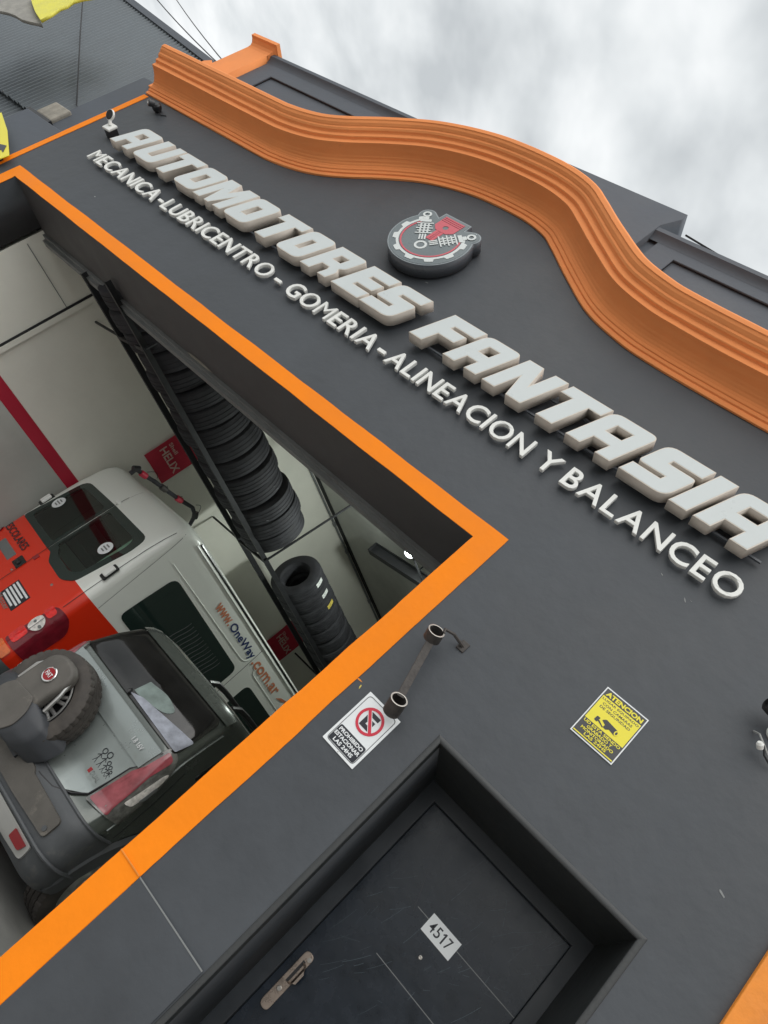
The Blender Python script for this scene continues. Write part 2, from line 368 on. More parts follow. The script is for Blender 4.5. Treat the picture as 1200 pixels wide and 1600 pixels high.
# reveals of the big opening: soffit, jambs
G().quad((OX0, .002, OZ - .002), (OX1, .002, OZ - .002), (OX1, .56, OZ - .002), (OX0 - .02, .56, OZ - .002)).build('soffit', 'reveal_paint', bld)
g = G(); g.box(-7.2, OX1 + .25, .56, .60, OZ - .028, OZ + .3); g.box(-7.2, OX1 + .25, .60, .66, OZ - .055, OZ + .3)
g.build('lintel_channel', 'grey_steel', bld)
me = curve_mesh([[(-.16, .0), (-.09, .022), (-.02, .03), (.05, .024), (.12, .012), (.18, .0), (.1, -.012), (0, -.02), (-.1, -.014)]], .002)
toplane(me, (-4.15, .545, OZ - .006), (1, 0, 0), (0, 1, 0)); link('peeled_patch', me, 'old_render', bld)
G().quad((OX0 + .001, .0, 0), (OX0 + .001, .0, OZ), (OX0 - .20, .56, OZ), (OX0 - .20, .56, 0)).build('left_jamb', 'reveal_paint', bld)
# guide rail on the left jamb
G().box(OX0 - .26, OX0 - .18, .56, .66, 0, OZ).build('guide_rail', 'reveal_paint', bld)

# cornice: moulded profile swept along the wavy top
PROF = [(0, 0), (.016, 0), (.020, .012), (.020, .034), (.032, .037), (.036, .050), (.036, .060), (.046, .063), (.050, .074)] + [(.050 + .165 * (1 - math.cos(t)), .074 + .082 * math.sin(t)) for t in []] + [(.050 + .165 * (1 - math.cos(t)) - (.0011 if k % 4 in (1, 2) else 0), .074 + .082 * math.sin(t) + (.0011 if k % 4 in (1, 2) else 0)) for k, t in [(k, k * PI / 56) for k in range(1, 18)]] + [(.050 + .165 * (1 - math.cos(t)), .074 + .082 * math.sin(t)) for t in [PI * k / 40 for k in range(14, 20)]] + [(.214, .157), (.218, .158), (.220, .200), (.226, .204), (.240, .205), (.246, .209), (.250, .243), (.258, .249), (.272, .251), (.284, .262), (.288, .277), (.296, .281), (.312, .293), (.322, .310), (.330, .314), (.335, .346), (.328, .360), (.30, .366), (.10, .372), (0, .375)]
def sweep(path, prof, noise=.0018):
    vs = []; nP = len(path); m_ = len(prof)
    for i, (x, z) in enumerate(path):
        a = Vector(path[max(i - 1, 0)]); b_ = Vector(path[min(i + 1, nP - 1)]); t = (b_ - a).normalized(); nx, nz = -t.y, t.x
        for j, (d, h) in enumerate(prof):
            hh = h + (random.uniform(-noise, noise) * .5 + .0035 * mnoise.noise(Vector((x * 2.3, z * 2.3, j * .35)))) * (0 < j < m_ - 1)
            vs.append((x + nx * hh, -d - .0, z + nz * hh))
    fs = [(i * m_ + j, i * m_ + j + 1, (i + 1) * m_ + j + 1, (i + 1) * m_ + j) for i in range(nP - 1) for j in range(m_ - 1)]
    fs.append(tuple(range(m_))); fs.append(tuple((nP - 1) * m_ + j for j in range(m_ - 1, -1, -1)))
    return G().add(vs, fs)
c = sweep(catmull(LOW, 9), PROF, .0010).build('cornice', 'orange_cornice', bld)
# parapet behind, with recessed panels, raised middle block and orange end pier
PY = .12
par_top = 6.17
slab('parapet', [[(-6.93, 4.75), (-.2 + 2.5, 4.75), (2.3, par_top), (-6.93, par_top)]], PY + .02, .50, 'parapet_paint', bld)
def frame_rect(name, x0, x1, z0, z1, wd, y0, y1, m, par):
    return slab(name, [rect(x0, x1, z0, z1), list(reversed(rect(x0 + wd, x1 - wd, z0 + wd, z1 - wd)))], y0, y1, m, par)
frame_rect('parapet_panel', -6.93, -3.75, 4.8, par_top, .27, PY - .004, PY + .02, 'parapet_paint', bld)
frame_rect('parapet_panel', -2.13, 1.6, 4.8, par_top, .20, PY - .004, PY + .02, 'parapet_paint', bld)
G().add([(x, y, z) for x in (-6.95, 2.3) for y, z in ((PY - .005, par_top - .10), (PY - .012, par_top - .07), (PY - .03, par_top - .045), (PY - .045, par_top - .03), (PY - .045, par_top + .012), (PY + .3, par_top + .02))], [(k, k + 1, k + 7, k + 6) for k in range(5)]).build('parapet_coping', 'parapet_paint', bld, smooth=True)
slab('parapet_block', [[(-3.3, 5.3), (-2.21, 5.3), (-2.21, 6.20), (-2.13, 6.36), (-2.13, 6.44), (-3.3, 6.44)]], PY - .052, .50, 'parapet_paint', bld)
slab('end_pier', [[(-7.30, 4.9), (-6.96, 4.9), (-6.96, 6.12), (-7.30, 6.12)]], PY - .06, .5, 'orange_cornice', bld)
capz = [(-.06, 6.10), (-.065, 6.14), (-.08, 6.17), (-.11, 6.195), (-.135, 6.205), (-.135, 6.25)]
g = G(); vs = []
for d_, z_ in capz: vs += [(-7.30 + (d_ + .06) * .6, PY + d_, z_), (-6.955 - (d_ + .06) * .6, PY + d_, z_), (-6.955 - (d_ + .06) * .6, .5, z_), (-7.30 + (d_ + .06) * .6, .5, z_)]
g.add(vs, [(4 * i + j, 4 * i + (j + 1) % 4, 4 * i + 4 + (j + 1) % 4, 4 * i + 4 + j) for i in range(5) for j in range(4)] + [(20, 21, 22, 23)]); g.build('pier_cap', 'orange_cornice', bld)
slab('pier_foot', [[(-7.42, 4.9), (-7.31, 4.9), (-7.31, 5.62), (-7.36, 5.66), (-7.42, 5.60)]], PY - .06, .5, 'orange_cornice', bld)

slab('side_wall', [rect(1.301, 7.5, 0, 4.9)], .04, .5, 'parapet_paint', bld)
slab('wall_end', [[(2.31, 4.901), (7.5, 4.9), (7.5, par_top - .01), (2.31, par_top - .01)]], .145, .5, 'parapet_paint', bld)
# entrance recess
RY = .6; IX0, IX1, IZ = -.672, .33, 2.145
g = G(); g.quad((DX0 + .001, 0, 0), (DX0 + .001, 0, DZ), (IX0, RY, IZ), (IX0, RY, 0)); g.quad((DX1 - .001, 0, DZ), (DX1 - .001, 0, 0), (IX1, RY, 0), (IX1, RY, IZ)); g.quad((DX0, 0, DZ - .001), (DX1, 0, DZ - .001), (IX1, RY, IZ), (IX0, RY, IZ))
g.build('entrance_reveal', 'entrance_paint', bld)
nose = [(0, 0)] + [(.006 * math.sin(a), .014 - .014 * math.cos(a)) for a in [k * PI / 8 for k in range(1, 8)]] + [(0, .028)]
path = [(DX0, 0), (DX0, DZ), (DX1, DZ), (DX1, 0)]
vs = []
offs = [(-1, 0), (-1, 1), (1, 1), (1, 0)]
for (x, z), (ox, oz) in zip(path, offs):
    for d, h in nose: vs.append((x + ox * h, -d - .0004, z + oz * h))
m_ = len(nose); G().add(vs, [(i * m_ + j, i * m_ + j + 1, (i + 1) * m_ + j + 1, (i + 1) * m_ + j) for i in range(3) for j in range(m_ - 1)]).build('entrance_surround', 'wall_paint_fine', bld)
G().box(DX0 - .3, DX1 + .3, RY + .08, RY + .2, 0, 2.4).build('entrance_back', 'reveal_paint', bld)
G().box(-.9, .62, 0.001, RY + .1, -.2, .002).build('threshold', 'pavement', bld)
# door: frame, leaf made of panels with seams, handle
slab('door_frame', [[(IX0 - .02, 0), (IX0 + .072, 0), (IX0 + .072, 2.082), (IX1 - .062, 2.082), (IX1 - .062, 0), (IX1 + .02, 0), (IX1 + .02, IZ + .01), (IX0 - .02, IZ + .01)]], RY - .045, RY + .06, 'door_frame_paint', bld, bevel=.004)
LX0, LX1, LZ = -.594, .262, 2.076
door = slab('door', [rect(LX0, LX1, .02, LZ)], RY, RY + .045, 'door_paint', bld, bevel=.002)
# pressed panel lines, bright where the paint has worn
def line(x0, z0, x1, z1, wd, m, par, y=RY - .001, nm='seam'):
    a = Vector((x0, 0, z0)); b_ = Vector((x1, 0, z1)); t = (b_ - a).normalized(); q = Vector((-t.z, 0, t.x)) * wd / 2
    P = [a - q, b_ - q, b_ + q, a + q]
    return G().add([(p.x, y, p.z) for p in P] + [(p.x, y + .0015, p.z) for p in P], [(0, 1, 2, 3), (0, 1, 5, 4), (1, 2, 6, 5), (2, 3, 7, 6), (3, 0, 4, 7)]).build(nm, m, par)
line(-.328, 1.69, .262, 1.69, .0035, 'groove_line', door)
line(-.328, 1.42, .262, 1.42, .0035, 'groove_line', door)
line(-.46, 1.98, -.33, 1.66, .003, 'sign_black', door)
g = G()
random.seed(11)
for k in range(60):
    x = random.uniform(-.55, .2); z = random.uniform(1.15, 2.0); a = random.gauss(R(58), .3); L = random.uniform(.02, .15); wd = random.uniform(.0004, .0012)
    p = [Vector((x + math.cos(a + .08 * t) * L * t, RY - .0006, z + math.sin(a + .08 * t) * L * t)) for t in (0, .35, .7, 1)]
    for i in range(3):
        tt = (p[i + 1] - p[i]).normalized(); q = Vector((-tt.z, 0, tt.x)) * wd / 2
        g.quad(p[i] - q, p[i + 1] - q, p[i + 1] + q, p[i] + q)
g.build('scratches', 'scratch', door, kind='stuff')
# lock plate and pull
hp = rect(-.556, -.508, .912, 1.20, .023)
hd = slab('door_handle', [hp], RY - .008, RY - .001, 'bronze', door, bevel=.002)
g = G(); P = [(-.536, RY - .008, 1.155), (-.514, RY - .008, 1.155), (-.514, RY - .008, 1.05), (-.536, RY - .008, 1.05)]
Q = [(-.500, RY - .045, 1.135), (-.488, RY - .045, 1.125), (-.488, RY - .045, 1.075), (-.500, RY - .045, 1.068)]
g.add(P + Q, [(0, 1, 5, 4), (1, 2, 6, 5), (2, 3, 7, 6), (4, 5, 6, 7)]).build('pull', 'bronze', hd)
G().box(-.538, -.524, RY - .0095, RY - .008, 1.05, 1.16).build('slot', 'black_plastic', hd)
G().revolve([(0, 0), (0, .012), (-.004, .012), (-.006, .009), (-.006, 0)], (-.533, RY - .008, 1.01), (0, 1, 0), 16).build('lock_cylinder', 'steel_edge', hd)
G().revolve([(0, 0), (0, .010), (-.006, .010), (-.006, 0)], (-.518, RY - .008, 1.178), (0, 1, 0), 16).build('lock_cap', 'steel_edge', hd)
G().revolve([(0, 0), (0, .009), (-.004, .009), (-.005, .006), (-.003, 0)], (-.176, RY - .001, 1.553), (0, 1, 0), 16).build('peephole', 'steel_edge', door)
# rounded half-column in orange at the right end of the front
slab('corner_pier', [rect(.742, 1.30, 0, 4.9)], -.03, .5, 'orange_pillar', bld, bevel=.006)
G().tube([(.90, -.04, 0), (.90, -.04, 2.25)], .034, 12).build('rain_pipe', 'orange_pillar', bld)
G().tube([(.90, -.04, 2.25), (.90, -.04, 4.8)], .022, 12).build('rain_pipe', 'orange_pillar', bld)
G().tube([(.90, -.04, 2.21), (.90, -.04, 2.25)], .038, 12).build('pipe_collar', 'orange_pillar', bld)

# ------------------------------------------------------------------ garage room (turned 18 degrees against the front)
TH = R(18); AX = Vector((math.sin(TH), math.cos(TH), 0)); BXv = Vector((math.cos(TH), -math.sin(TH), 0)); C0 = Vector((0, -3.2, 0))
def I(a, b_, z): p = C0 + AX * a + BXv * (b_ - 7.58); return (p.x, p.y, z)
A0, A1, BR, CZ = 1.2, 15.5, 6.9, 4.62
room = empty('garage_room', 'white walled garage interior with a red stripe above a grey dado', 'room')
def ibox(g, a0, a1, b0, b1, z0, z1):
    c_ = Vector(I((a0 + a1) / 2, (b0 + b1) / 2, (z0 + z1) / 2))
    return g.obox(c_, AX * (a1 - a0) / 2, BXv * (b1 - b0) / 2, Vector((0, 0, (z1 - z0) / 2)))
g = G(); ibox(g, 1.46, A1, -.2, 0, 0, CZ + .3); g.build('left_wall', 'room_wall', room)
g = G(); ibox(g, 1.46, A1, .0, .004, 0, 1.87); g.build('grey_dado', 'room_grey', room)
g = G(); ibox(g, 1.46, A1, .0, .006, 1.872, 2.01); g.build('red_stripe', 'room_red', room)
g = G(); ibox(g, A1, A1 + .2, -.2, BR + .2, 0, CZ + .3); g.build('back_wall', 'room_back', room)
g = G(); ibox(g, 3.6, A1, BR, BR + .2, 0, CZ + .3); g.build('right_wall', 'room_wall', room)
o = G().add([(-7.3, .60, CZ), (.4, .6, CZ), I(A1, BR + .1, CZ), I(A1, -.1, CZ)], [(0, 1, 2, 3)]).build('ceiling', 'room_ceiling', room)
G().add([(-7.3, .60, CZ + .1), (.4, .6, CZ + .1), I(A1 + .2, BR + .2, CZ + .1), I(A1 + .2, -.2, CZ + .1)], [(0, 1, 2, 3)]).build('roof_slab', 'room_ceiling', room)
G().add([(-7.1, -.0, .001), (-1.1, -.0, .001), (.7, .6, .001), I(A1, BR + .1, .001), I(A1, -.1, .001), (-7.1, .6, .001)], [(0, 1, 2, 3, 4, 5)]).build('garage_floor', 'concrete_floor', kind='structure')
g = G(); g.box(-1.28, -.72, .56, .62, 0, CZ); g.box(-.72, .78, .82, .88, 0, CZ); g.box(-.74, -.70, .6, .85, 0, CZ); g.box(-7.2, -1.2, .60, .66, 3.2, CZ); g.build('front_wall_inside', 'room_wall', room)
# joints and conduits on the left wall
g = G(); ibox(g, 2.16, 2.185, .006, .012, 1.9, CZ); g.build('wall_joint', 'black_plastic', room)
g = G(); ibox(g, 2.185, 2.235, .006, .03, 1.9, CZ); g.build('cover_strip', 'room_wall', room)
g = G(); ibox(g, 1.5, 2.16, .006, .010, 2.905, 2.912); g.build('wall_joint', 'grey_steel', room)
g = G(); g.tube([I(2.2, .03, CZ - .05), I(A1, .03, CZ - .05)], .018, 8)
for a in (5.3, 6.6, 7.2, 8.4, 10): g.tube([I(a, .03, CZ - .05), I(a + .06, .03, CZ - .05)], .028, 8)
g.build('conduit', 'grey_steel', room)
g = G(); ibox(g, 3, A1, 0.0, .10, CZ - .012, CZ + .02); g.build('ceiling_edge', 'dark_steel', room)
def beam(a, b0, lab):
    t = empty('ceiling_beam', lab, 'beam', group='dark steel beams under the garage ceiling')
    g = G(); ibox(g, a - .05, a + .05, b0, BR, 4.30, 4.312); ibox(g, a - .05, a + .05, b0, BR, 4.44, 4.452); ibox(g, a - .006, a + .006, b0, BR, 4.312, 4.44)
    g.build('flange', 'dark_steel', t)
    g = G(); ibox(g, a - .05, a + .05, b0 - .012, b0 - .001, 4.30, 4.45); g.build('end_plate', 'dark_steel', t)
    g = G(); g.tube([I(a, b0 + .8, 4.45), I(a, b0 + .8, CZ)], .012, 6); g.tube([I(a, 4.5, 4.45), I(a, 4.5, CZ)], .012, 6); g.build('rod', 'dark_steel', t)
beam(5.13, 1.27, 'nearer dark beam under the garage ceiling that carries the rack hanger')
beam(6.19, 1.39, 'farther dark beam under the garage ceiling beside the lit lamp')
# lit lamp
lamp = empty('ceiling_lamp', 'small round lit white lamp hanging under the dark garage ceiling', 'lamp', I(5.54, 2.47, 4.3))
q = G().revolve([(-.02, 0), (-.02, .06), (.015, .08), (.03, .078), (.035, 0)], (0, 0, 0), (.25, -.85, -.45), 20).build('lamp_head', 'dark_steel', lamp)
q = G().revolve([(.04 + .05 * math.cos(a_), .062 * math.sin(a_)) for a_ in [PI / 2 * k / 8 for k in range(9)]], (0, 0, 0), (.25, -.85, -.45), 24).build('lens', 'lamp_lens', lamp, smooth=True)
G().tube([(0, 0, .03), (0, .02, .32)], .01, 6).build('stem', 'dark_steel', lamp)
G().tube([(0, .02, .0), (.35, .9, -.02)], .012, 6).build('feed_pipe', 'dark_steel', lamp)
ld = bpy.data.lights.new('lamp_light', 'POINT'); lo = bpy.data.objects.new('lamp_light', ld); COL.objects.link(lo)
ld.energy = 60; ld.color = (.93, 1, .95); ld.shadow_soft_size = .06
lo.parent = lamp; lo.location = Vector((.25, -.85, -.45)).normalized() * .22

# ------------------------------------------------------------------ tyre rack and tyres
rack = empty('tyre_rack', 'long dark steel rack hung high along the garage wall, full of tyres', 'rack')
RZ = 3.06
def angle(b_, flip):
    g = G(); s_ = -1 if flip else 1
    ibox(g, 1.75, 9.0, b_ - .003, b_ + .003, RZ - .03, RZ + .03)
    ibox(g, 1.75, 9.0, min(b_, b_ + s_ * .04), max(b_, b_ + s_ * .04), RZ - .033, RZ - .029)
    return g.build('rail', 'dark_steel', rack, bevel=.001)
angle(1.36, False); angle(.80, True)
for a in (2.4, 5.22, 8.2):
    g = G(); g.tube([I(a, 1.38, RZ), I(a - .05, 1.62, 4.30)], .014, 6); g.build('hanger', 'dark_steel', rack)
    g = G(); g.tube([I(a + .02, .78, RZ), I(a + .02, .02, RZ + .02)], .014, 6); g.build('wall_arm', 'dark_steel', rack)
    g = G(); ibox(g, a - .02, a + .02, .80, 1.36, RZ - .034, RZ - .004); g.build('crossbar', 'dark_steel', rack)
def tyre_mesh(Rr, W, rim, nseg=60, block=True, deep=.008):
    h = W / 2
    prof = [(-h * .72, rim), (-h * .92, rim + .012), (-h, rim + (Rr - rim) * .45), (-h * .97, Rr - .05), (-h * .86, Rr - .016), (-h * .80, Rr - .006)]
    tr = []
    for gx in (-.42, 0, .42):
        tr += [(h * (gx - .035), Rr), (h * (gx - .03), Rr - deep), (h * (gx + .03), Rr - deep), (h * (gx + .035), Rr)]
    prof = prof + tr + [(-a, r) for a, r in reversed(prof)] + [(h * .6, rim - .01), (-h * .6, rim - .01)]
    n = len(prof); vs = []; fs = []
    for k in range(nseg):
        t = 2 * PI * k / nseg
        for i, (a, r) in enumerate(prof):
            rr = r
            if block and (k + (2 if a > 0 else 0)) % 4 == 0 and 3 < i < n - 6 and r > Rr - .03 and abs(a) > h * .30: rr = r - deep * .8
            vs.append((a, rr * math.cos(t), rr * math.sin(t)))
        k2 = (k + 1) % nseg
        for i in range(n):
            j = (i + 1) % n; fs.append((k * n + i, k * n + j, k2 * n + j, k2 * n + i))
    me = bpy.data.meshes.new('tyre'); me.from_pydata(vs, [], fs); me.update()
    bm = bmesh.new(); bm.from_mesh(me); bmesh.ops.recalc_face_normals(bm, faces=bm.faces); bm.to_mesh(me); bm.free()
    me.materials.append(MATS['rubber'])
    me.polygons.foreach_set('use_smooth', [True] * len(me.polygons)); me.set_sharp_from_angle(angle=R(32)); return me
TM1 = [tyre_mesh(.395, .22, .22, 64, False, .005), tyre_mesh(.395, .215, .215, 96, True, .006), tyre_mesh(.385, .225, .20, 64, False, .003), tyre_mesh(.40, .22, .21, 120, True, .004)]
TM2 = [tyre_mesh(.335, .205, .19, 60, False, .005), tyre_mesh(.335, .20, .19, 90, True, .005), tyre_mesh(.33, .205, .18, 60, False, .003)]
GT = 'spare tyres standing in a row on the high rack'
ordn = ['nearest', 'second', 'third', 'fourth', 'fifth', 'sixth', 'seventh', 'eighth', 'ninth', 'tenth', 'eleventh', 'twelfth', 'thirteenth', 'fourteenth', 'fifteenth', 'sixteenth']
random.seed(5)
def put_tyre(me, Rr, a, lab, lean=0, b_=1.08, dz=0):
    o = bpy.data.objects.new('tyre', me); COL.objects.link(o); tag(o, lab, 'tyre', GT)
    p = I(a, b_, RZ + .03 + math.sqrt(Rr * Rr - (1.36 - b_) ** 2) + dz); o.location = p
    k_s = random.uniform(.955, 1.015); o.scale = (1, k_s, k_s)
    o.rotation_euler = (random.uniform(0, 6), 0, 0)
    o.rotation_mode = 'XYZ'
    # tyre axis (local x) along the rack
    rot = Matrix.Rotation(PI / 2 - TH + lean, 4, 'Z') @ Matrix.Rotation(random.uniform(0, 6), 4, 'X')
    o.rotation_euler = rot.to_euler(); return o
a = 1.95; k = 0
while a < 5.15:
    put_tyre(TM1[(k * 7 + k // 3) % 4], .395, a, ('%s dark tyre of the nearer row on the high rack' % ordn[k]) if a + .23 < 5.15 else 'last dark tyre of the nearer row, just before the rack hanger', random.uniform(-.04, .04), 1.12 + random.uniform(-.02, .02)); a += .2215 + random.uniform(0, .003); k += 1
a = 5.98; k = 0
LBL = {0: ('white', 0), 1: ('white', 0), 2: ('yellow', 0)}
while a < 8.9:
    lab = ('%s tyre beyond the rack hanger' % ('nearest' if k == 0 else ordn[k])) + (' with a %s paper label on its tread' % LBL[k][0] if k in LBL else ', deep in the farther row')
    o = put_tyre(TM2[(k * 5 + 1) % 3] if k > 2 else TM2[0], .335, a, lab, random.uniform(-.04, .04), 1.15, .0)
    if k in LBL:
        # label lies on the tread, on the side facing the entrance street corner
        ph = R(25); Rl = .3355
        g = G(); nn_ = 6
        vs = []
        for i in range(nn_ + 1):
            t = ph - .2 + .4 * i / nn_
            for x in (-.03, .03): vs.append((x, Rl, t))
        o.rotation_euler = Matrix.Rotation(PI / 2 - TH, 4, 'Z').to_euler(); o.scale = (1, 1, 1)
        P = [(x, -Rl * math.cos(t), Rl * math.sin(t)) for x, _, t in vs]
        g.add(P, [(2 * i, 2 * i + 1, 2 * i + 3, 2 * i + 2) for i in range(nn_)])
        g.build('paper_label', 'label_' + LBL[k][0], o)
    a += .208 + random.uniform(0, .01); k += 1
# red banners on the left wall
def banner(a0, a1, z0, z1, lab, m='banner_red'):
    t = empty('wall_banner', lab, 'banner', group='red oil banners on the garage wall')
    g = G(); n_ = 8
    vs = []
    for i in range(n_ + 1):
        for j in range(n_ + 1):
            u = i / n_; v = j / n_
            vs.append(I(a0 + (a1 - a0) * u, .03 + .018 * math.sin(u * 5 + v * 2) * (1 - v), z0 + (z1 - z0) * v))
    g.add(vs, [(i * (n_ + 1) + j, (i + 1) * (n_ + 1) + j, (i + 1) * (n_ + 1) + j + 1, i * (n_ + 1) + j + 1) for i in range(n_) for j in range(n_)])
    g.build('cloth', m, t, smooth=True)
    w_ = (a1 - a0)
    text('print', 'HELIX', 'banner_print', t, I(a0 + w_ * .1, .055, z0 + (z1 - z0) * .26), w_ * .8, .10, AX, (0, 0, 1), .02)
    text('print', 'Shell', 'banner_print', t, I(a0 + w_ * .1, .055, z0 + (z1 - z0) * .46), w_ * .36, .05, AX, (0, 0, 1), .012)
banner(3.97, 4.42, 2.76, 3.42, 'nearer red wall banner printed HELIX, above the white van roof')
banner(7.60, 8.13, 2.80, 3.36, 'farther red wall banner printed HELIX, behind the tyre rack')
# wall cupboard and pale shelf beyond the van
sh = empty('wall_cupboard', 'pale wall cupboard beyond the van roof, below the tyre rack', 'cupboard')
g = G(); ibox(g, 5.6, 7.0, .01, .38, 1.9, 2.62); g.build('cabinet', 'room_grey', sh, bevel=.004)
g = G(); ibox(g, 5.58, 7.02, .01, .42, 2.62, 2.66); g.build('top_board', 'white_plastic', sh)
# jointed lift arm over the van roof
arm = empty('jointed_arm', 'black jointed arm with red couplings and dangling wires behind the van roof', 'tool arm')
def IV(px): return px
AP = [I(*q) for q in ((3.543, 1.0, 2.385), (3.538, 1.0, 2.462), (3.636, 1.0, 2.489), (3.76, 1.0, 2.54), (3.90, 1.0, 2.585), (4.117, 1.0, 2.66), (4.30, 1.0, 2.735), (4.40, 1.0, 2.715), (4.47, 1.0, 2.60))]
for i in range(len(AP) - 1):
    G().tube([AP[i], AP[i + 1]], [.024, .021], 8).build('segment', 'rubber', arm)
for i, mt in ((1, 'black_plastic'), (2, 'banner_red'), (4, 'rusty_steel'), (5, 'banner_red'), (7, 'black_plastic')):
    p = Vector(AP[i]); d = (Vector(AP[i + 1]) - Vector(AP[i - 1])).normalized()
    G().revolve([(-.04, 0), (-.04, .030), (-.03, .034), (.03, .034), (.04, .030), (.04, 0)], p, d, 12).build('coupling', mt, arm)
for i in (2, 4, 6):
    p = Vector(AP[i]); q = Vector(AP[i + 1])
    pts = [p + (q - p) * t + Vector((0, 0, .045 + .05 * math.sin(t * PI) * (-1 if i == 4 else 1))) for t in (0, .2, .4, .6, .8, 1)]
    G().tube(pts, .003, 5).build('wire', 'black_plastic', arm)

# ------------------------------------------------------------------ vehicles: skin defined in plan rings over height
def lerp_table(T, z):
    if z <= T[0][0]: return T[0][1:]
    for i in range(len(T) - 1):
        if z <= T[i + 1][0]:
            t = (z - T[i][0]) / (T[i + 1][0] - T[i][0]); return tuple(a_ + (b_ - a_) * t for a_, b_ in zip(T[i][1:], T[i + 1][1:]))
    return T[-1][1:]
class Skin:
    """x across (right +), y forward from the rear plane, z up.  u runs round the tail: |u|<=flat is the rear face, then a corner arc, then the side"""
    def __init__(s, T, U0): s.T = T; s.U0 = U0
    def p(s, u, z, off=0):
        s0, hw, r = lerp_table(s.T, z)[:3]; sg = 1 if u >= 0 else -1; au = abs(u); arc = PI * r / 2; half = hw - r + arc
        if au <= s.U0:
            d = au * half / s.U0
            if d <= hw - r: x, y, nx, ny = d, s0, 0, -1
            else:
                t = (d - (hw - r)) / r; x = hw - r + r * math.sin(t); y = s0 + r - r * math.cos(t); nx, ny = math.sin(t), -math.cos(t)
        else: x, y, nx, ny = hw, s0 + r + (au - s.U0), 1, 0
        return Vector((sg * (x + nx * off), y + ny * off, z))
    def ur(s, x, z):      # rear-face x -> u
        s0, hw, r = lerp_table(s.T, z)[:3]; return x * s.U0 / (hw - r + PI * r / 2)
    def us(s, y, z):      # side y -> u (right side)
        s0, hw, r = lerp_table(s.T, z)[:3]; return s.U0 + (y - s0 - r)
    def grid(s, us, zs, off=0, skip=None):
        g = G(); n_ = len(zs); vs = [s.p(u, z, off) for u in us for z in zs]
        fs = []
        for i in range(len(us) - 1):
            for j in range(n_ - 1):
                if skip and skip((us[i] + us[i + 1]) / 2, (zs[j] + zs[j + 1]) / 2): continue
                fs.append((i * n_ + j, (i + 1) * n_ + j, (i + 1) * n_ + j + 1, i * n_ + j + 1))
        return g.add(vs, fs)
    def patch(s, name, poly, off, m, parent, step=.05, thick=0, smooth=True):
        """closed polygon in (u,z) laid on the skin at distance off, with a rim of depth thick"""
        bm = bmesh.new(); vs = [bm.verts.new((u, 0, z)) for u, z in poly]; f = bm.faces.new(vs)
        bmesh.ops.triangulate(bm, faces=bm.faces, ngon_method='EAR_CLIP')
        for ax in (0, 2):
            lo_ = min(v[0 if ax == 0 else 1] for v in poly); hi_ = max(v[0 if ax == 0 else 1] for v in poly)
            k_ = max(1, int((hi_ - lo_) / step))
            for i in range(1, k_):
                c_ = [0, 0, 0]; c_[ax] = lo_ + (hi_ - lo_) * i / k_; nn = [0, 0, 0]; nn[ax] = 1
                bmesh.ops.bisect_plane(bm, geom=bm.verts[:] + bm.edges[:] + bm.faces[:], plane_co=c_, plane_no=nn)
        if thick:
            edges = [e_ for e_ in bm.edges if e_.is_boundary]
            ret = bmesh.ops.extrude_edge_only(bm, edges=edges)
            for v in ret['geom']:
                if isinstance(v, bmesh.types.BMVert): v.co.y = 1
        for v in bm.verts: v.co = s.p(v.co.x, v.co.z, off if v.co.y < .5 else off - thick)
        bmesh.ops.recalc_face_normals(bm, faces=bm.faces)
        me = bpy.data.meshes.new(name); bm.to_mesh(me); bm.free()
        # make faces point outwards
        c_ = Vector((0, 2, 1)); 
        bm = bmesh.new(); bm.from_mesh(me)
        tot = sum((f_.normal.dot(f_.calc_center_median() - Vector((0, 1.5, f_.calc_center_median().z)))) * f_.calc_area() for f_ in bm.faces)
        if tot < 0: bmesh.ops.reverse_faces(bm, faces=bm.faces)
        bm.to_mesh(me); bm.free()
        return link(name, me, m, parent, smooth=True)
def frange(a_, b_, st):
    k_ = max(1, int(round((b_ - a_) / st))); return [a_ + (b_ - a_) * i / k_ for i in range(k_ + 1)]

# ---- school van: white above, red below
van = empty('school_van', 'red and white school minibus seen from behind in the garage', 'van', (-4.1, 2.0, 0), -TH)
HWV = .975
VT = [(.30, .03, .95, .10), (.45, .0, .965, .10), (1.0, .0, .975, .10), (1.37, .005, .975, .10), (1.7, .015, .972, .10), (2.0, .03, .970, .10), (2.2, .05, .966, .11), (2.32, .07, .962, .12), (2.40, .10, .955, .15), (2.44, .14, .93, .18), (2.47, .22, .86, .20), (2.485, .36, .70, .22), (2.492, .66, .42, .24)]
VS = Skin(VT, 1.02)
va = bpy.data.objects.new('body_root', None); bpy.data.objects.remove(va)
def vl(o):      # van parts are built about the rear centre; move to the right rear corner origin
    o.location = (-.975, 0, 0); return o
us = [-5.0, -4.6] + frange(-4.42, -1.02, .1) + frange(-1.0, 1.0, .05) + frange(1.02, 1.5, .1) + [2, 3, 4, 5.0]
zs = [.30, .45, .7, 1.0, 1.37, 1.44, 1.5, 1.6, 1.7, 1.8, 1.9, 1.96, 2.0, 2.1, 2.2, 2.26, 2.32, 2.36, 2.40, 2.42, 2.44, 2.455, 2.47, 2.478, 2.485, 2.492]
def vx(w_): return w_ + .975
def vr(w_, z): return VS.ur(vx(w_), z)
def vhole(u, z):
    if 1.38 < z < 1.99 and (vr(-1.76, z) < u < vr(-1.08, z) or vr(-.955, z) < u < vr(-.33, z)): return True
    if 1.5 < z < 1.96 and u < 0 and (VS.U0 + .42 < -u < VS.U0 + 1.7 or VS.U0 + 2.2 < -u < VS.U0 + 3.4): return True
    return False
g = VS.grid(us, zs, 0, vhole); top = [VS.p(u, 2.492) for u in us]
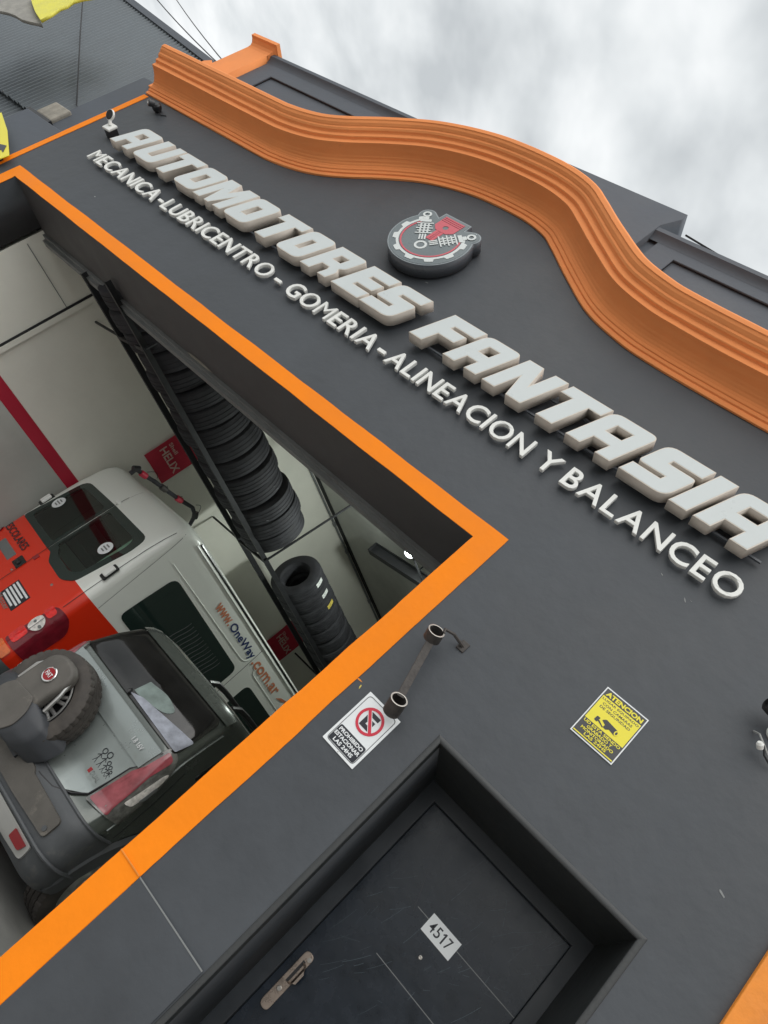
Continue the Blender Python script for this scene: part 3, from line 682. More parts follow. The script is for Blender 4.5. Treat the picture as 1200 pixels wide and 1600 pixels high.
g.add(top, [tuple(range(len(top)))]); bot = [VS.p(u, .30) for u in us]; g.add(bot, [tuple(range(len(bot)))])
fr_ = [VS.p(-5.0, z) for z in zs] + [VS.p(5.0, z) for z in reversed(zs)]; g.add(fr_, [tuple(range(len(fr_)))])
body = vl(g.build('body', 'van_livery', van, smooth=True))
def vpatch(name, poly, off, m, thick=0, par=None, rear=True, step=.06):
    pts = [(vr(a_, z), z) if rear else (VS.us(a_, z), z) for a_, z in poly]
    o = VS.patch(name, roundpoly([(p[0], p[1], q[2] if len(q) > 2 else 0) for p, q in zip(pts, poly3)], 4) if False else pts, off, m, par or van, step, thick)
    if not par: vl(o)
    return o
def rp(P): return roundpoly(P, 4)
def vring(name, O_, I_, off, m, rear=True, sg=1):
    O_, I_ = rp(O_), rp(I_); n_ = len(O_); f = (lambda a_, z: vr(a_, z)) if rear else (lambda a_, z: sg * VS.us(a_, z))
    vs = [VS.p(f(*q), q[1], off) for q in O_] + [VS.p(f(*q), q[1], off) for q in I_] + [VS.p(f(*q), q[1], off - .008) for q in O_] + [VS.p(f(*q), q[1], off - .03) for q in I_]
    fs = [(j_, (j_ + 1) % n_, n_ + (j_ + 1) % n_, n_ + j_) for j_ in range(n_)] + [(j_, (j_ + 1) % n_, 2 * n_ + (j_ + 1) % n_, 2 * n_ + j_) for j_ in range(n_)] + [(n_ + j_, n_ + (j_ + 1) % n_, 3 * n_ + (j_ + 1) % n_, 3 * n_ + j_) for j_ in range(n_)]
    return vl(G().add(vs, fs).build(name, m, van))
WRo = [(-1.008, 1.345, .01), (-.93, 1.35, .03), (-.80, 1.282, .05), (-.42, 1.272, .07), (-.27, 1.36, .05), (-.165, 1.88, .06), (-.19, 2.075, .10), (-1.008, 2.085, .01)]
WRi = [(-.965, 1.44, .03), (-.90, 1.43, .03), (-.80, 1.38, .04), (-.45, 1.37, .05), (-.34, 1.44, .04), (-.26, 1.85, .05), (-.29, 1.985, .08), (-.965, 1.995, .04)]
WLo = [(-1.86, 1.36, .05), (-1.022, 1.345, .01), (-1.022, 2.085, .01), (-1.76, 2.075, .12)]
WLi = [(-1.775, 1.43, .05), (-1.07, 1.42, .04), (-1.07, 2.0, .05), (-1.70, 1.99, .09)]
wr = vring('window', WRo, WRi, .006, 'van_glass'); wl = vring('window', WLo, WLi, .006, 'van_glass')
vpatch('pane', rp(WRi), .003, 'van_pane', .0, wr); vpatch('pane', rp(WLi), .003, 'van_pane', .0, wl)
for y0, y1 in ((.42, 1.9), (2.2, 3.6)):
    so_ = [(y0, 1.44, .07), (y1, 1.42, .07), (y1, 2.03, .09), (y0, 2.05, .09)]; si_ = [(y0 + .09, 1.51, .05), (y1 - .09, 1.5, .05), (y1 - .09, 1.97, .06), (y0 + .09, 1.98, .06)]
    sw_ = vring('side_window', so_, si_, .004, 'van_glass', False, -1)
    VS.patch('pane', [(-VS.us(a_, z), z) for a_, z in rp(si_)], .002, 'van_pane', sw_, .1, 0)
G().box(-.93 - .975, .93 - .975, .12, 4.8, .60, .64).build('cabin_floor', 'grey_steel', van)
for yy in (.95, 1.9):
    for xx in (-.55, .0, .55): G().box(xx - .22 - .975, xx + .22 - .975, yy, yy + .12, .64, 1.62).build('seat', 'seat_fabric', van, bevel=.04)
def oval(wc, zc, rw, rz, nm, par):
    vpatch(nm, [(wc + rw * math.cos(t), zc + rz * math.sin(t)) for t in [2 * PI * k / 20 for k in range(20)]], .012, 'sign_white', .002, par)
    for dz, ww in ((.03, .7), (0, 1), (-.03, .7)):
        vpatch('decal_mark', [(wc - rw * .55 * ww, zc + dz - .006), (wc + rw * .55 * ww, zc + dz - .006), (wc + rw * .55 * ww, zc + dz + .008), (wc - rw * .55 * ww, zc + dz + .008)], .0145, 'print_grey', 0, par)
oval(-.43, 1.74, .085, .075, 'round_decal', wr); oval(-1.67, 1.70, .085, .075, 'round_decal', wl)
# centre seam, side seams, gutter
def vstrip(name, P0, P1, wd, m, off=.0015, rear=True):
    (a0, z0), (a1, z1) = P0, P1; d = Vector((a1 - a0, z1 - z0)).normalized(); q = Vector((-d.y, d.x)) * wd / 2
    n_ = max(2, int(Vector((a1 - a0, z1 - z0)).length / .06)); top_, bot_ = [], []
    for i in range(n_ + 1):
        t = i / n_; a_ = a0 + (a1 - a0) * t; z = z0 + (z1 - z0) * t; top_.append((a_ + q.x, z + q.y)); bot_.append((a_ - q.x, z - q.y))
    pts = top_ + bot_[::-1]; g = G(); vs = []
    for i in range(n_ + 1):
        for a_, z in (top_[i], bot_[i]): vs.append(VS.p(vr(a_, z) if rear else VS.us(a_, z), z, off))
    return vl(g.add(vs, [(2 * i, 2 * i + 1, 2 * i + 3, 2 * i + 2) for i in range(n_)]).build(name, m, van))
vstrip('door_seam', (-1.015, .5), (-1.015, 2.24), .008, 'van_black', .0075)
vstrip('door_seam', (-.055, 1.16), (-.06, 2.30), .006, 'van_black', .001)
vstrip('roof_seam', (-1.015, 2.25), (-1.015, 2.44), .004, 'print_grey')
g = G(); g.tube([VS.p(VS.us(y_, 2.43), 2.425, .004) for y_ in frange(.35, 4.8, .2)], .014, 6); vl(g.build('roof_gutter', 'van_black', van))
g = G(); g.tube([VS.p(VS.us(y_, 2.37), 2.385, .004) for y_ in frange(.30, 4.8, .2)], .010, 6); vl(g.build('roof_rib', 'van_livery', van, smooth=True))
vstrip('panel_seam', (.20, 1.37), (.14, 2.36), .005, 'print_grey', .001, False)
vstrip('panel_seam', (1.99, 1.0), (1.95, 2.36), .007, 'van_black', .001, False)
# side windows
SWP = rp([(.40, 1.46, .07), (1.90, 1.42, .07), (1.90, 2.03, .09), (.45, 2.06, .09)])
sw = vpatch('side_window', SWP, .004, 'van_glass', .01, None, False)
vpatch('pane', rp([(.52, 1.52, .05), (1.80, 1.5, .05), (1.80, 1.96, .06), (.55, 1.98, .06)]), .0065, 'van_glass', .002, sw, False)
g = G()
for k in range(13):
    a_ = .98 + k * .055
    g.tube([VS.p(VS.us(a_ + .02 * math.sin(z * 14), z), z, .008) for z in frange(1.53, 1.93, .04)], .0035, 4)
g.build('wavy_reflection', 'van_plastic', sw)  # reflection in the side window, drawn as paler wavy lines on the glass
sw2 = vpatch('side_window', rp([(2.20, 1.46, .07), (3.6, 1.44, .07), (3.6, 2.02, .09), (2.20, 2.03, .09)]), .004, 'van_glass', .01, None, False)
def vcrease(P):
    g = G(); g.tube([VS.p(VS.us(a_, z), z, .0) for a_, z in P], .006, 6); return vl(g.build('panel_crease', 'van_livery', van, smooth=True))
vcrease(rp([(.30, 2.11), (1.86, 2.125, .05), (1.92, 2.18, .04), (1.93, 2.26)])); vcrease(rp([(2.06, 2.2), (2.12, 2.13, .05), (4.2, 2.11)]))
# hinges, handle, lights, plates
def knob(name, w_, z, sw_, sz, sy, m, r=.01, par=None, off=0):
    p = VS.p(vr(w_, z), z, off); o = G().box(p.x - sw_, p.x + sw_, p.y - sy, p.y + .005, p.z - sz, p.z + sz).build(name, m, par or van, bevel=r)
    return vl(o) if not par else o
def hinge(w_, z):
    h_ = knob('hinge', w_, z, .05, .085, .02, 'van_black', .012); p = VS.p(vr(w_, z), z); G().box(p.x - .03, p.x + .05, p.y - .045, p.y - .018, z - .055, z + .06).build('hinge_cover', 'white_plastic', h_, bevel=.01)
hinge(-.07, 1.63); hinge(-1.9, 1.63)
knob('stop_lamp', -1.04, 2.13, .035, .022, .02, 'white_plastic', .006)
p_ = knob('door_handle', -1.10, 1.075, .075, .055, .014, 'van_black', .02); pp = VS.p(vr(-1.10, 1.075), 1.075); G().box(pp.x - .035, pp.x + .045, pp.y - .03, pp.y - .012, 1.05, 1.09).build('lever', 'black_plastic', p_, bevel=.008)
knob('reflector', -1.0, 1.22, .03, .03, .01, 'reflector_red', .006)
knob('lock', -1.06, .985, .012, .012, .006, 'steel_edge', .004); knob('badge', -.44, 1.19, .016, .012, .004, 'steel_edge', .004)
knob('plate_recess', -1.46, 1.045, .2, .05, .006, 'print_grey', .01)
pl = knob('notice', -.65, .895, .185, .095, .003, 'sign_black', .001)
for i in range(5):
    p = VS.p(vr(-.65, .9), .9); zz = .965 - i * .035
    G().box(p.x - .165 + .02 * (i == 4), p.x + (.12 if i in (1, 4) else .165), p.y - .0045, p.y - .0035, zz - .009, zz + .011).build('notice_line', 'sign_white', pl)
p = VS.p(vr(-1.89, 1.135), 1.135); vl(text('lettering', 'ESCOLARES', 'sign_black', van, (VS.p(vr(-1.86, 1.2), 1.2).x, -.004, 1.15), .62, .085, (1, 0, 0), (0, 0, 1), .012))
vl(text('lettering', 'Master', 'steel_edge', van, (.975 - 1.95 + 1.12, -.004, .76), .30, .05, (1, 0, 0), (0, 0, 1), .012))
TLP = rp([(-.165, .66, .03), (.12, .66, .03), (.14, 1.04, .06), (.04, 1.15, .09), (-.10, 1.13, .06)])
tlx = [(VS.ur(min(vx(a_), .93), z) + max(0, vx(a_) - .93) * 1.2, z) for a_, z in TLP]
tl = vl(VS.patch('tail_lamp', tlx, .012, 'van_lens_red', van, .04, .02))
def upatch(nm, cu_, cz_, ru, rz_, m, off, par):
    return VS.patch(nm, [(cu_ + ru * math.cos(t), cz_ + rz_ * math.sin(t)) for t in [2 * PI * k / 20 for k in range(20)]], off, m, par, .04, .004)
uc = VS.ur(.90, .9)
upatch('clear_lens', uc + .0, .925, .062, .075, 'van_lens_clear', .018, tl)
VS.patch('lens', rect(uc - .085, uc + .03, .69, .835, .03), .016, 'van_lens_bright', tl, .04, .004)
VS.patch('lens', rect(uc - .065, uc + .04, 1.015, 1.105, .03), .016, 'van_lens_bright', tl, .04, .004)
for du_ in (-.028, .034): upatch('bulb', uc + .01 + du_, .925, .014, .014, 'print_grey', .021, tl)
VS.patch('lens_divider', rect(uc + .008, uc + .013, .845, 1.005), .0205, 'print_grey', tl, .04, .001)
tl2 = vl(VS.patch('turn_lamp', rect(uc - .10, uc + .07, .545, .645, .02), .02, 'van_lens_orange', van, .04, .02))
vl(VS.patch('tail_lamp', [(-a_, z) for a_, z in reversed(tlx)], .012, 'van_lens_red', van, .04, .02))
g = G(); 
for sg in (1,):
    us_ = frange(-1.3, 1.3, .05); g2 = VS.grid(us_, [.28, .34, .50, .55], .05); g.v += g2.v; g.f += g2.f; g.mi += g2.mi
vl(g.build('bumper', 'van_plastic', van, smooth=True))
vl(VS.patch('white_mark', rect(VS.U0 + .08, VS.U0 + .26, .60, .67), .003, 'sign_white', van, .04, .002))
# web address along the upper side
def vtext(body, a0, a1, z0, h, m):
    p = VS.p(VS.us(a0, z0), z0, .006); return vl(text('lettering', body, m, van, p, a1 - a0, h, (0, 1, 0), (-.06, 0, 1), .02))
vtext('www.', 1.03, 1.34, 2.195, .085, 'print_orange'); vtext('OneWay', 1.36, 1.93, 2.175, .12, 'print_navy'); vtext('.com.ar', 1.97, 2.62, 2.18, .095, 'print_orange')
vl(VS.patch('swoosh', [(VS.us(2.68, 2.24), 2.19), (VS.us(2.80, 2.24), 2.225), (VS.us(2.90, 2.24), 2.29), (VS.us(2.74, 2.24), 2.245)], .004, 'print_orange', van))
wm_prof = [(-.11, 0), (-.11, .20), (-.12, .24), (-.12, .31), (-.09, .34), (.09, .34), (.12, .31), (.12, .2), (.12, 0)]
for yy in (1.05, 4.2):
    for sg in (-1, 1): vl(G().revolve(wm_prof, (sg * .84, yy, .34), (1, 0, 0), 28).build('wheel', 'rubber', van))

# ---- grey hatchback with a spare wheel on its tailgate
FT = R(3); car = empty('grey_hatchback', 'dusty grey hatchback with a spare wheel on its tailgate', 'car', (-1.95, 1.0, 0), -FT)
SH = .25
CT = [(.20, .10, .80, .10), (.27, .03, .845, .12), (.38, -.035, .865, .13), (.58, -.05, .87, .13), (.66, .0, .865, .11), (.75, .035, .86, .10), (.95, .045, .855, .10), (1.10, .05, .845, .10), (1.20, .06, .835, .10), (1.24, .085, .825, .10), (1.40, .16, .80, .11), (1.54, .25, .77, .12), (1.60, .30, .75, .13), (1.635, .36, .72, .15), (1.655, .46, .64, .18), (1.665, .75, .4, .2)]
CT = [(a_, b_, c_ - SH, max(.08, min(d_, .14))) for a_, b_, c_, d_ in CT]
CS = Skin(CT, .94 - SH)
def cl(o): o.location = (-.83 + SH, 0, 0); return o
def cl0(o): o.location = (-.83, 0, 0); return o
def xm(x): return math.copysign(max(abs(x) - SH, 0), x)
_cur = CS.ur
CS.ur = lambda x, z: _cur(xm(x), z)
def arch(u):
    d = abs(abs(u) - (CS.U0 + .62 - .1)); return .66 * math.sqrt(max(0, 1 - (d / .40) ** 2)) if d < .40 else .0
us = frange(-4.2, -2, .5) + frange(-1.70, -.70, .05) + frange(-.69, .69, .03) + frange(.70, 1.70, .05) + frange(2.0, 4.2, .5)
zs = [.20, .23, .27, .30, .33, .38, .43, .48, .53, .58, .60, .62, .64, .66, .69, .72, .75, .80, .85, .90, .95, 1.0, 1.05, 1.10, 1.15, 1.18, 1.20, 1.24, 1.28, 1.32, 1.36, 1.40, 1.44, 1.47, 1.50, 1.54, 1.57, 1.60, 1.62, 1.635, 1.645, 1.655, 1.66, 1.665]
skp = lambda u, z: z < arch(u)
g = CS.grid(us, zs, 0, skp)
top = [CS.p(u, 1.665) for u in us]; g.add(top, [tuple(range(len(top)))])
fr_ = [CS.p(-4.2, z) for z in zs] + [CS.p(4.2, z) for z in reversed(zs)]; g.add(fr_, [tuple(range(len(fr_)))])
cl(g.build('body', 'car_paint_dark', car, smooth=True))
def cpatch(name, P, off, m, thick=.01, par=None, step=.06, rear=True):
    pts = [((CS.ur(min(x, lerp_table(CT, z)[1] + SH - .02), z) if x >= 0 else -CS.ur(min(-x, lerp_table(CT, z)[1] + SH - .02), z)), z) for x, z in P] if rear else P
    o = CS.patch(name, pts, off, m, par or car, step, thick); return cl(o) if par is None else o
# bumper in dark plastic
bz = [.20, .23, .27, .30, .33, .38, .43, .48, .53, .58, .60, .62, .64]
g = CS.grid([-CS.U0 - .16] + [u for u in us if abs(u) < CS.U0 + .15] + [CS.U0 + .16], bz, .016)
cl(g.build('bumper', 'car_plastic', car, smooth=True))
g = G(); g.tube([CS.p(u, .635, .018) for u in frange(-CS.U0 - .14, CS.U0 + .14, .04)], .011, 6); cl(g.build('bumper_top_edge', 'car_plastic', car, smooth=True))
g = G(); g.tube([CS.p(u, .375, .024) for u in frange(-CS.U0 - .14, CS.U0 + .14, .04)], .012, 6); cl(g.build('bumper_lip', 'car_plastic', car, smooth=True))
# arch cladding: band that follows the arch
for sg in (1, -1):
    g = G(); vs = []; n_ = 24
    for i in range(n_ + 1):
        t = PI * i / n_; uc_ = CS.U0 + .52
        for rr, of in ((.40, .0), (.40, .03), (.50, .03), (.52, .004)):
            vs.append(CS.p(sg * (uc_ - rr * math.cos(t)), max(.22, .0 + .66 / .40 * rr * math.sin(t) * .93 + .02), of))
    g.add(vs, [(i * 4 + j, i * 4 + j + 1, (i + 1) * 4 + j + 1, (i + 1) * 4 + j) for i in range(n_) for j in range(3)])
    cl(g.build('arch_cladding', 'car_plastic', car, smooth=True))
# tailgate skin
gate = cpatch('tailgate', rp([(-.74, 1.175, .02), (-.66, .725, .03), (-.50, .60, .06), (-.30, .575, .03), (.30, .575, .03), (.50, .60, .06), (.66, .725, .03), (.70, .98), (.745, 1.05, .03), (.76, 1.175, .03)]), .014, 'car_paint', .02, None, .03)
cpatch('lower_ridge', rp([(-.74, 1.02), (.74, 1.02), (.752, 1.172), (-.752, 1.172)]), .026, 'car_paint', .02, gate, .03)
g = G()
edge = [(.30, .575), (.40, .585), (.50, .60), (.60, .66), (.66, .725), (.68, .85), (.70, .98), (.745, 1.05), (.76, 1.175)]
for sg in (1, -1):
    g.tube([CS.p(sg * CS.ur(min(x, .80), z), z, .010) for x, z in edge], .007, 6)
g.build('gate_gap', 'black_plastic', gate)
# figures sticker and badges (flat print)
def cprint(nm, body, x, z, wd, h, m, par, off=.016):
    p = CS.p(CS.ur(x, z), z, off); wd *= .95; return text(nm, body, m, par, (p.x, p.y, z), wd, h, (1, 0, 0), (0, .05, 1), .012)
cprint('badge', '1.8 16V', .56, 1.08, .11, .032, 'chrome', gate, .036)
cprint('badge', 'DUAL', .555, .785, .085, .03, 'chrome', gate, .014)
p = CS.p(CS.ur(.535, .8), .8, .013); G().box(p.x - .012, p.x + .012, p.y - .002, p.y, .785, .815).build('badge', 'reflector_red', gate)
g = G(); random.seed(3)
for k, (x0, hh) in enumerate(((.50, .10), (.545, .11), (.585, .075), (.615, .065), (.64, .05))):
    z0 = .84; p0 = CS.p(CS.ur(x0, z0), z0, .0125)
    def L2(dx0, dz0, dx1, dz1): g.tube([(p0.x + dx0, p0.y, z0 + dz0), (p0.x + dx1, p0.y - .001, z0 + dz1)], .0025, 4)
    for t in range(8):
        a0_, a1_ = 2 * PI * t / 8, 2 * PI * (t + 1) / 8; r_ = hh * .17
        L2(r_ * math.cos(a0_), hh * .85 + r_ * math.sin(a0_), r_ * math.cos(a1_), hh * .85 + r_ * math.sin(a1_))
    L2(0, hh * .68, 0, hh * .3); L2(0, hh * .3, -.012, 0); L2(0, hh * .3, .012, 0); L2(0, hh * .6, -.018, hh * .42); L2(0, hh * .6, .018, hh * .45)
g.build('figure_sticker', 'sign_black', gate)
# rear glass
gl = cpatch('rear_window', rp([(-.79, 1.215, .03), (.80, 1.215, .03), (.79, 1.40), (.74, 1.55, .05), (-.74, 1.55, .05)]), .016, 'car_glass', .02, None, .03)
# seat back behind the glass; sky reflection painted on it as a patch
cpatch('rear_seat', rp([(-.10, 1.26, .03), (.30, 1.26, .03), (.52, 1.31, .06), (.56, 1.37, .05), (.42, 1.40, .06), (.22, 1.36, .07), (.05, 1.37, .06)]), .0185, 'seat_fabric', .002, gl, .03)
cpatch('sky_reflection', rp([(.20, 1.235, .005), (.785, 1.228, .01), (.79, 1.345, .02), (.50, 1.30), (.34, 1.275)]), .0200, 'reflected_sky', .002, gl, .03)
g = G(); g.tube([CS.p(CS.ur(-.08, 1.25), 1.25, .03), CS.p(CS.ur(.05, 1.24), 1.24, .04), CS.p(CS.ur(.23, 1.232), 1.232, .035)], [.010, .012, .014], 8); g.build('wiper', 'black_plastic', gl, smooth=True)
# spoiler over the glass, roof rails
g = CS.grid(frange(-.62, .62, .04), [1.556, 1.575, 1.60, 1.63], .03); cl(g.build('spoiler', 'car_paint_dark', car, smooth=True))
g = G(); g.tube([CS.p(CS.us(y_, 1.64), 1.665 + dz, .0) for y_, dz in ((.50, .0), (.62, .045), (.8, .06), (1.3, .07), (2.4, .06), (2.8, 0))], [.02, .024, .022, .02, .02, .02], 8); cl(g.build('roof_rail', 'black_plastic', car, smooth=True))
g = G(); g.tube([CS.p(-CS.us(y_, 1.64), 1.665 + dz, .0) for y_, dz in ((.50, .0), (.62, .045), (.8, .06), (1.3, .07), (2.4, .06), (2.8, 0))], [.02, .024, .022, .02, .02, .02], 8); cl(g.build('roof_rail', 'black_plastic', car, smooth=True))
# tail lamps wrap the corner
def ulamp(sg):
    P = rp([(.432, .70, .02), (.705, .745, .03), (.72, 1.08, .05), (.62, 1.235, .05), (.545, 1.225, .03), (.53, 1.06, .03), (.475, .98, .03)])
    t = cl(CS.patch('tail_lamp', [(sg * u, z) for u, z in (P if sg > 0 else P[::-1])], .016, 'car_lens_smoke', car, .04, .02))
    Q = rp([(.445, .72, .02), (.60, .735, .02), (.565, .9), (.625, 1.19, .03), (.565, 1.21, .02), (.545, 1.07), (.495, .98)])
    CS.patch('lens', [(sg * u, z) for u, z in (Q if sg > 0 else Q[::-1])], .019, 'car_lens_red', t, .04, .002)
    Q = rp([(.605, .84, .02), (.655, .86, .02), (.685, 1.05, .03), (.672, 1.13, .03), (.650, 1.10, .02), (.628, .98)])
    CS.patch('clear_lens', [(sg * u, z) for u, z in (Q if sg > 0 else Q[::-1])], .019, 'van_lens_clear', t, .03, .002)
    Q = rp([(.655, .90, .02), (.69, .93, .02), (.700, 1.02, .02), (.675, 1.03, .02)])
    CS.patch('clear_lens', [(sg * u, z) for u, z in (Q if sg > 0 else Q[::-1])], .021, 'print_grey', t, .03, .002)
ulamp(1); ulamp(-1)
g = G(); g.tube([CS.p(CS.U0 + .01 + .02 * (z - .7), z, .004) for z in frange(.68, 1.50, .05)], .005, 5); cl(g.build('corner_crease', 'car_paint', car, smooth=True))
# side windows and belt line
cl(CS.patch('side_window', rp([(CS.U0 + .28, 1.20, .05), (CS.U0 + 2.6, 1.12), (CS.U0 + 2.0, 1.53), (CS.U0 + .34, 1.54, .06)]), .004, 'car_glass', car, .08, .008))
cl(CS.patch('quarter_seam', rect(CS.U0 + .14, CS.U0 + .148, .66, 1.18), .002, 'black_plastic', car, .05, .001))
# bumper details
bp_ = cpatch('bumper_step', rp([(-.34, .585, .02), (.34, .585, .02), (.37, .565), (.74, .555, .03), (.735, .43, .03), (.37, .415), (-.37, .415), (-.74, .43, .03), (-.74, .555, .03), (-.37, .565)]), .034, 'car_plastic_dusty', .03)
cpatch('lower_insert', rp([(-.72, .355, .02), (.72, .355, .02), (.70, .25, .04), (.50, .235, .03), (-.50, .235, .03), (-.70, .25, .04)]), .030, 'car_plastic_light', .02)
for sg in (1, -1):
    P = rp([(.545, .275, .01), (.66, .275, .02), (.69, .335, .01), (.56, .338, .01)]); P = [(sg * x, z) for x, z in (P if sg > 0 else P[::-1])]
    cpatch('reflector', P, .038, 'reflector_red', .01)
    P = [(.70 + .016 * math.cos(a_), .465 + .016 * math.sin(a_)) for a_ in [2 * PI * k / 12 for k in range(12)]]; P = [(sg * x, z) for x, z in (P if sg > 0 else P[::-1])]
    cpatch('tow_cap', P, .040, 'car_plastic', .004)
g = G(); g.tube([CS.p(CS.ur(x, .36), .365, .03) for x in (.735, .78, .82)], .004, 5); cl(g.build('bumper_seam', 'black_plastic', car))
# number plate lamp strip and plate edge at far left
# wheels
g = G()
for sg in (1, -1):
    for yy in (.62, 3.1):
        me = tyre_mesh(.325, .20, .195, 150, True, .01); me.materials.clear()
        wh = link('wheel', me, 'rubber_dusty', car); wh.location = (-.83 + SH + sg * (.745 - SH), yy, .325)
        G().revolve([(-.03, 0), (.05, .04), (.05, .07), (.02, .10), (.03, .17), (.07, .185), (.085, .2), (.06, .2)], (0, 0, 0), (sg, 0, 0), 30).build('rim', 'alloy', wh, smooth=True)
G().box(-.83 + SH - .40, -.83 + SH + .40, .16, 1.15, .22, .8).build('underbody', 'black_plastic', car)
G().box(-.83 + SH - .4, -.83 + SH + .4, .16, 4.0, .18, .3).build('floor_pan', 'black_plastic', car)
# spare wheel
sp = empty('spare_wheel', '', '', (0, 0, 0)); bpy.data.objects.remove(sp)
me = tyre_mesh(.315, .20, .20, 150, True, .009); me.materials.clear()
SC = Vector((.02, -.10, .84))
spare = link('spare_wheel', me, 'rubber_dusty', car); spare.location = SC + Vector((-.83, 0, 0)); spare.rotation_euler = (0, 0, PI / 2)
g = G(); g.revolve([(-.095, .202), (-.10, .208), (-.108, .203), (-.10, .192), (-.06, .186), (-.03, .165)], (0, 0, 0), (1, 0, 0), 40); g.build('rim', 'alloy', spare, smooth=True)
g = G(); g.revolve([(-.02, .175), (-.02, .0)], (0, 0, 0), (1, 0, 0), 30); g.build('rim_disc', 'black_plastic', spare)
g = G()
for k in range(10):
    t = 2 * PI * k / 10 + .1
    for dt in (-.11, .11):
        c_, s_ = math.cos(t + dt), math.sin(t + dt); g.tube([(-.055, .05 * math.cos(t), .05 * math.sin(t)), (-.085, .12 * c_, .12 * s_), (-.09, .197 * c_, .197 * s_)], [.014, .013, .012], 6)
g.build('spokes', 'alloy', spare, smooth=True)
# carrier: plastic pod with badge in front of the wheel, spreading towards the bumper
FR = [(-.11, .80), (.095, .82), (.15, .74), (.165, .64), (.12, .555), (-.12, .555), (-.165, .64), (-.15, .74)]
MD = [(-.19, .80), (.19, .80), (.26, .75), (.26, .64), (.18, .55), (-.18, .55), (-.26, .64), (-.26, .75)]
BK = [(-.32, .80), (.33, .80), (.385, .76), (.36, .65), (.28, .55), (-.28, .55), (-.36, .65), (-.385, .76)]
vs = [(x, -.285, z) for x, z in FR] + [(x, -.235, z) for x, z in MD] + [(x, -.08, z) for x, z in BK]
g = G().add(vs, [tuple(range(8))] + [(8 * i + j, 8 * i + (j + 1) % 8, 8 * i + 8 + (j + 1) % 8, 8 * i + 8 + j) for i in range(2) for j in range(8)])
ca = cl0(g.build('spare_carrier', 'carrier_slate', car, bevel=.022)); ca.modifiers[0].segments = 4; ca.data.polygons.foreach_set('use_smooth', [True] * len(ca.data.polygons)); ca.modifiers[0].angle_limit = R(12); ca.modifiers[0].harden_normals = False
slab('front_shield', [roundpoly([(-.10, .79, .02), (.085, .81, .02), (.135, .735, .03), (.145, .645, .03), (.105, .57, .02), (-.105, .57, .02), (-.145, .645, .03), (-.135, .735, .03)])], -.296, -.284, 'car_plastic_dusty', ca, bevel=.005)
slab('pod', [roundpoly([(-.11, .76, .03), (.10, .78, .03), (.105, .88, .04), (.135, 1.0, .05), (.10, 1.065, .05), (-.02, 1.075, .06), (-.09, 1.03, .05), (-.10, .90, .05)])], -.285, -.20, 'car_plastic_dusty', ca, bevel=.022)
G().revolve([(0, 0), (0, .048), (-.006, .05), (-.009, .046), (-.008, .040)], (.015, -.288, .955), (0, 1, 0), 28).build('badge_ring', 'chrome', ca, smooth=True)
G().revolve([(-.0085, 0), (-.0075, .0405)], (.015, -.288, .955), (0, 1, 0), 28).build('badge', 'reflector_red', ca)
text('badge_print', 'FIAT', 'sign_white', ca, (-.012, -.2982, .940), .054, .03, (1, 0, 0), (0, 0, 1), .01)
g = G(); g.tube([(.135, -.245, 1.01), (.165, -.25, .93), (.175, -.24, .81)], .013, 8); g.build('tube_guard', 'alloy', ca, smooth=True)
g = G(); g.tube([(-.10, -.245, 1.0), (-.14, -.25, .93), (-.15, -.24, .80)], .013, 8); g.build('tube_guard', 'alloy', ca, smooth=True)
g = G(); g.tube([(0, -.0, .84), (0, -.26, .84)], .05, 10); g.box(-.2, .2, -.10, 0.0, .52, .60); g.build('carrier_arm', 'carrier_slate', ca)
# wing mirror
mr = cl(G().tube([CS.p(CS.us(2.5, 1.15), 1.15, .0), CS.p(CS.us(2.5, 1.15), 1.20, .12)], .04, 8).build('wing_mirror', 'black_plastic', car))

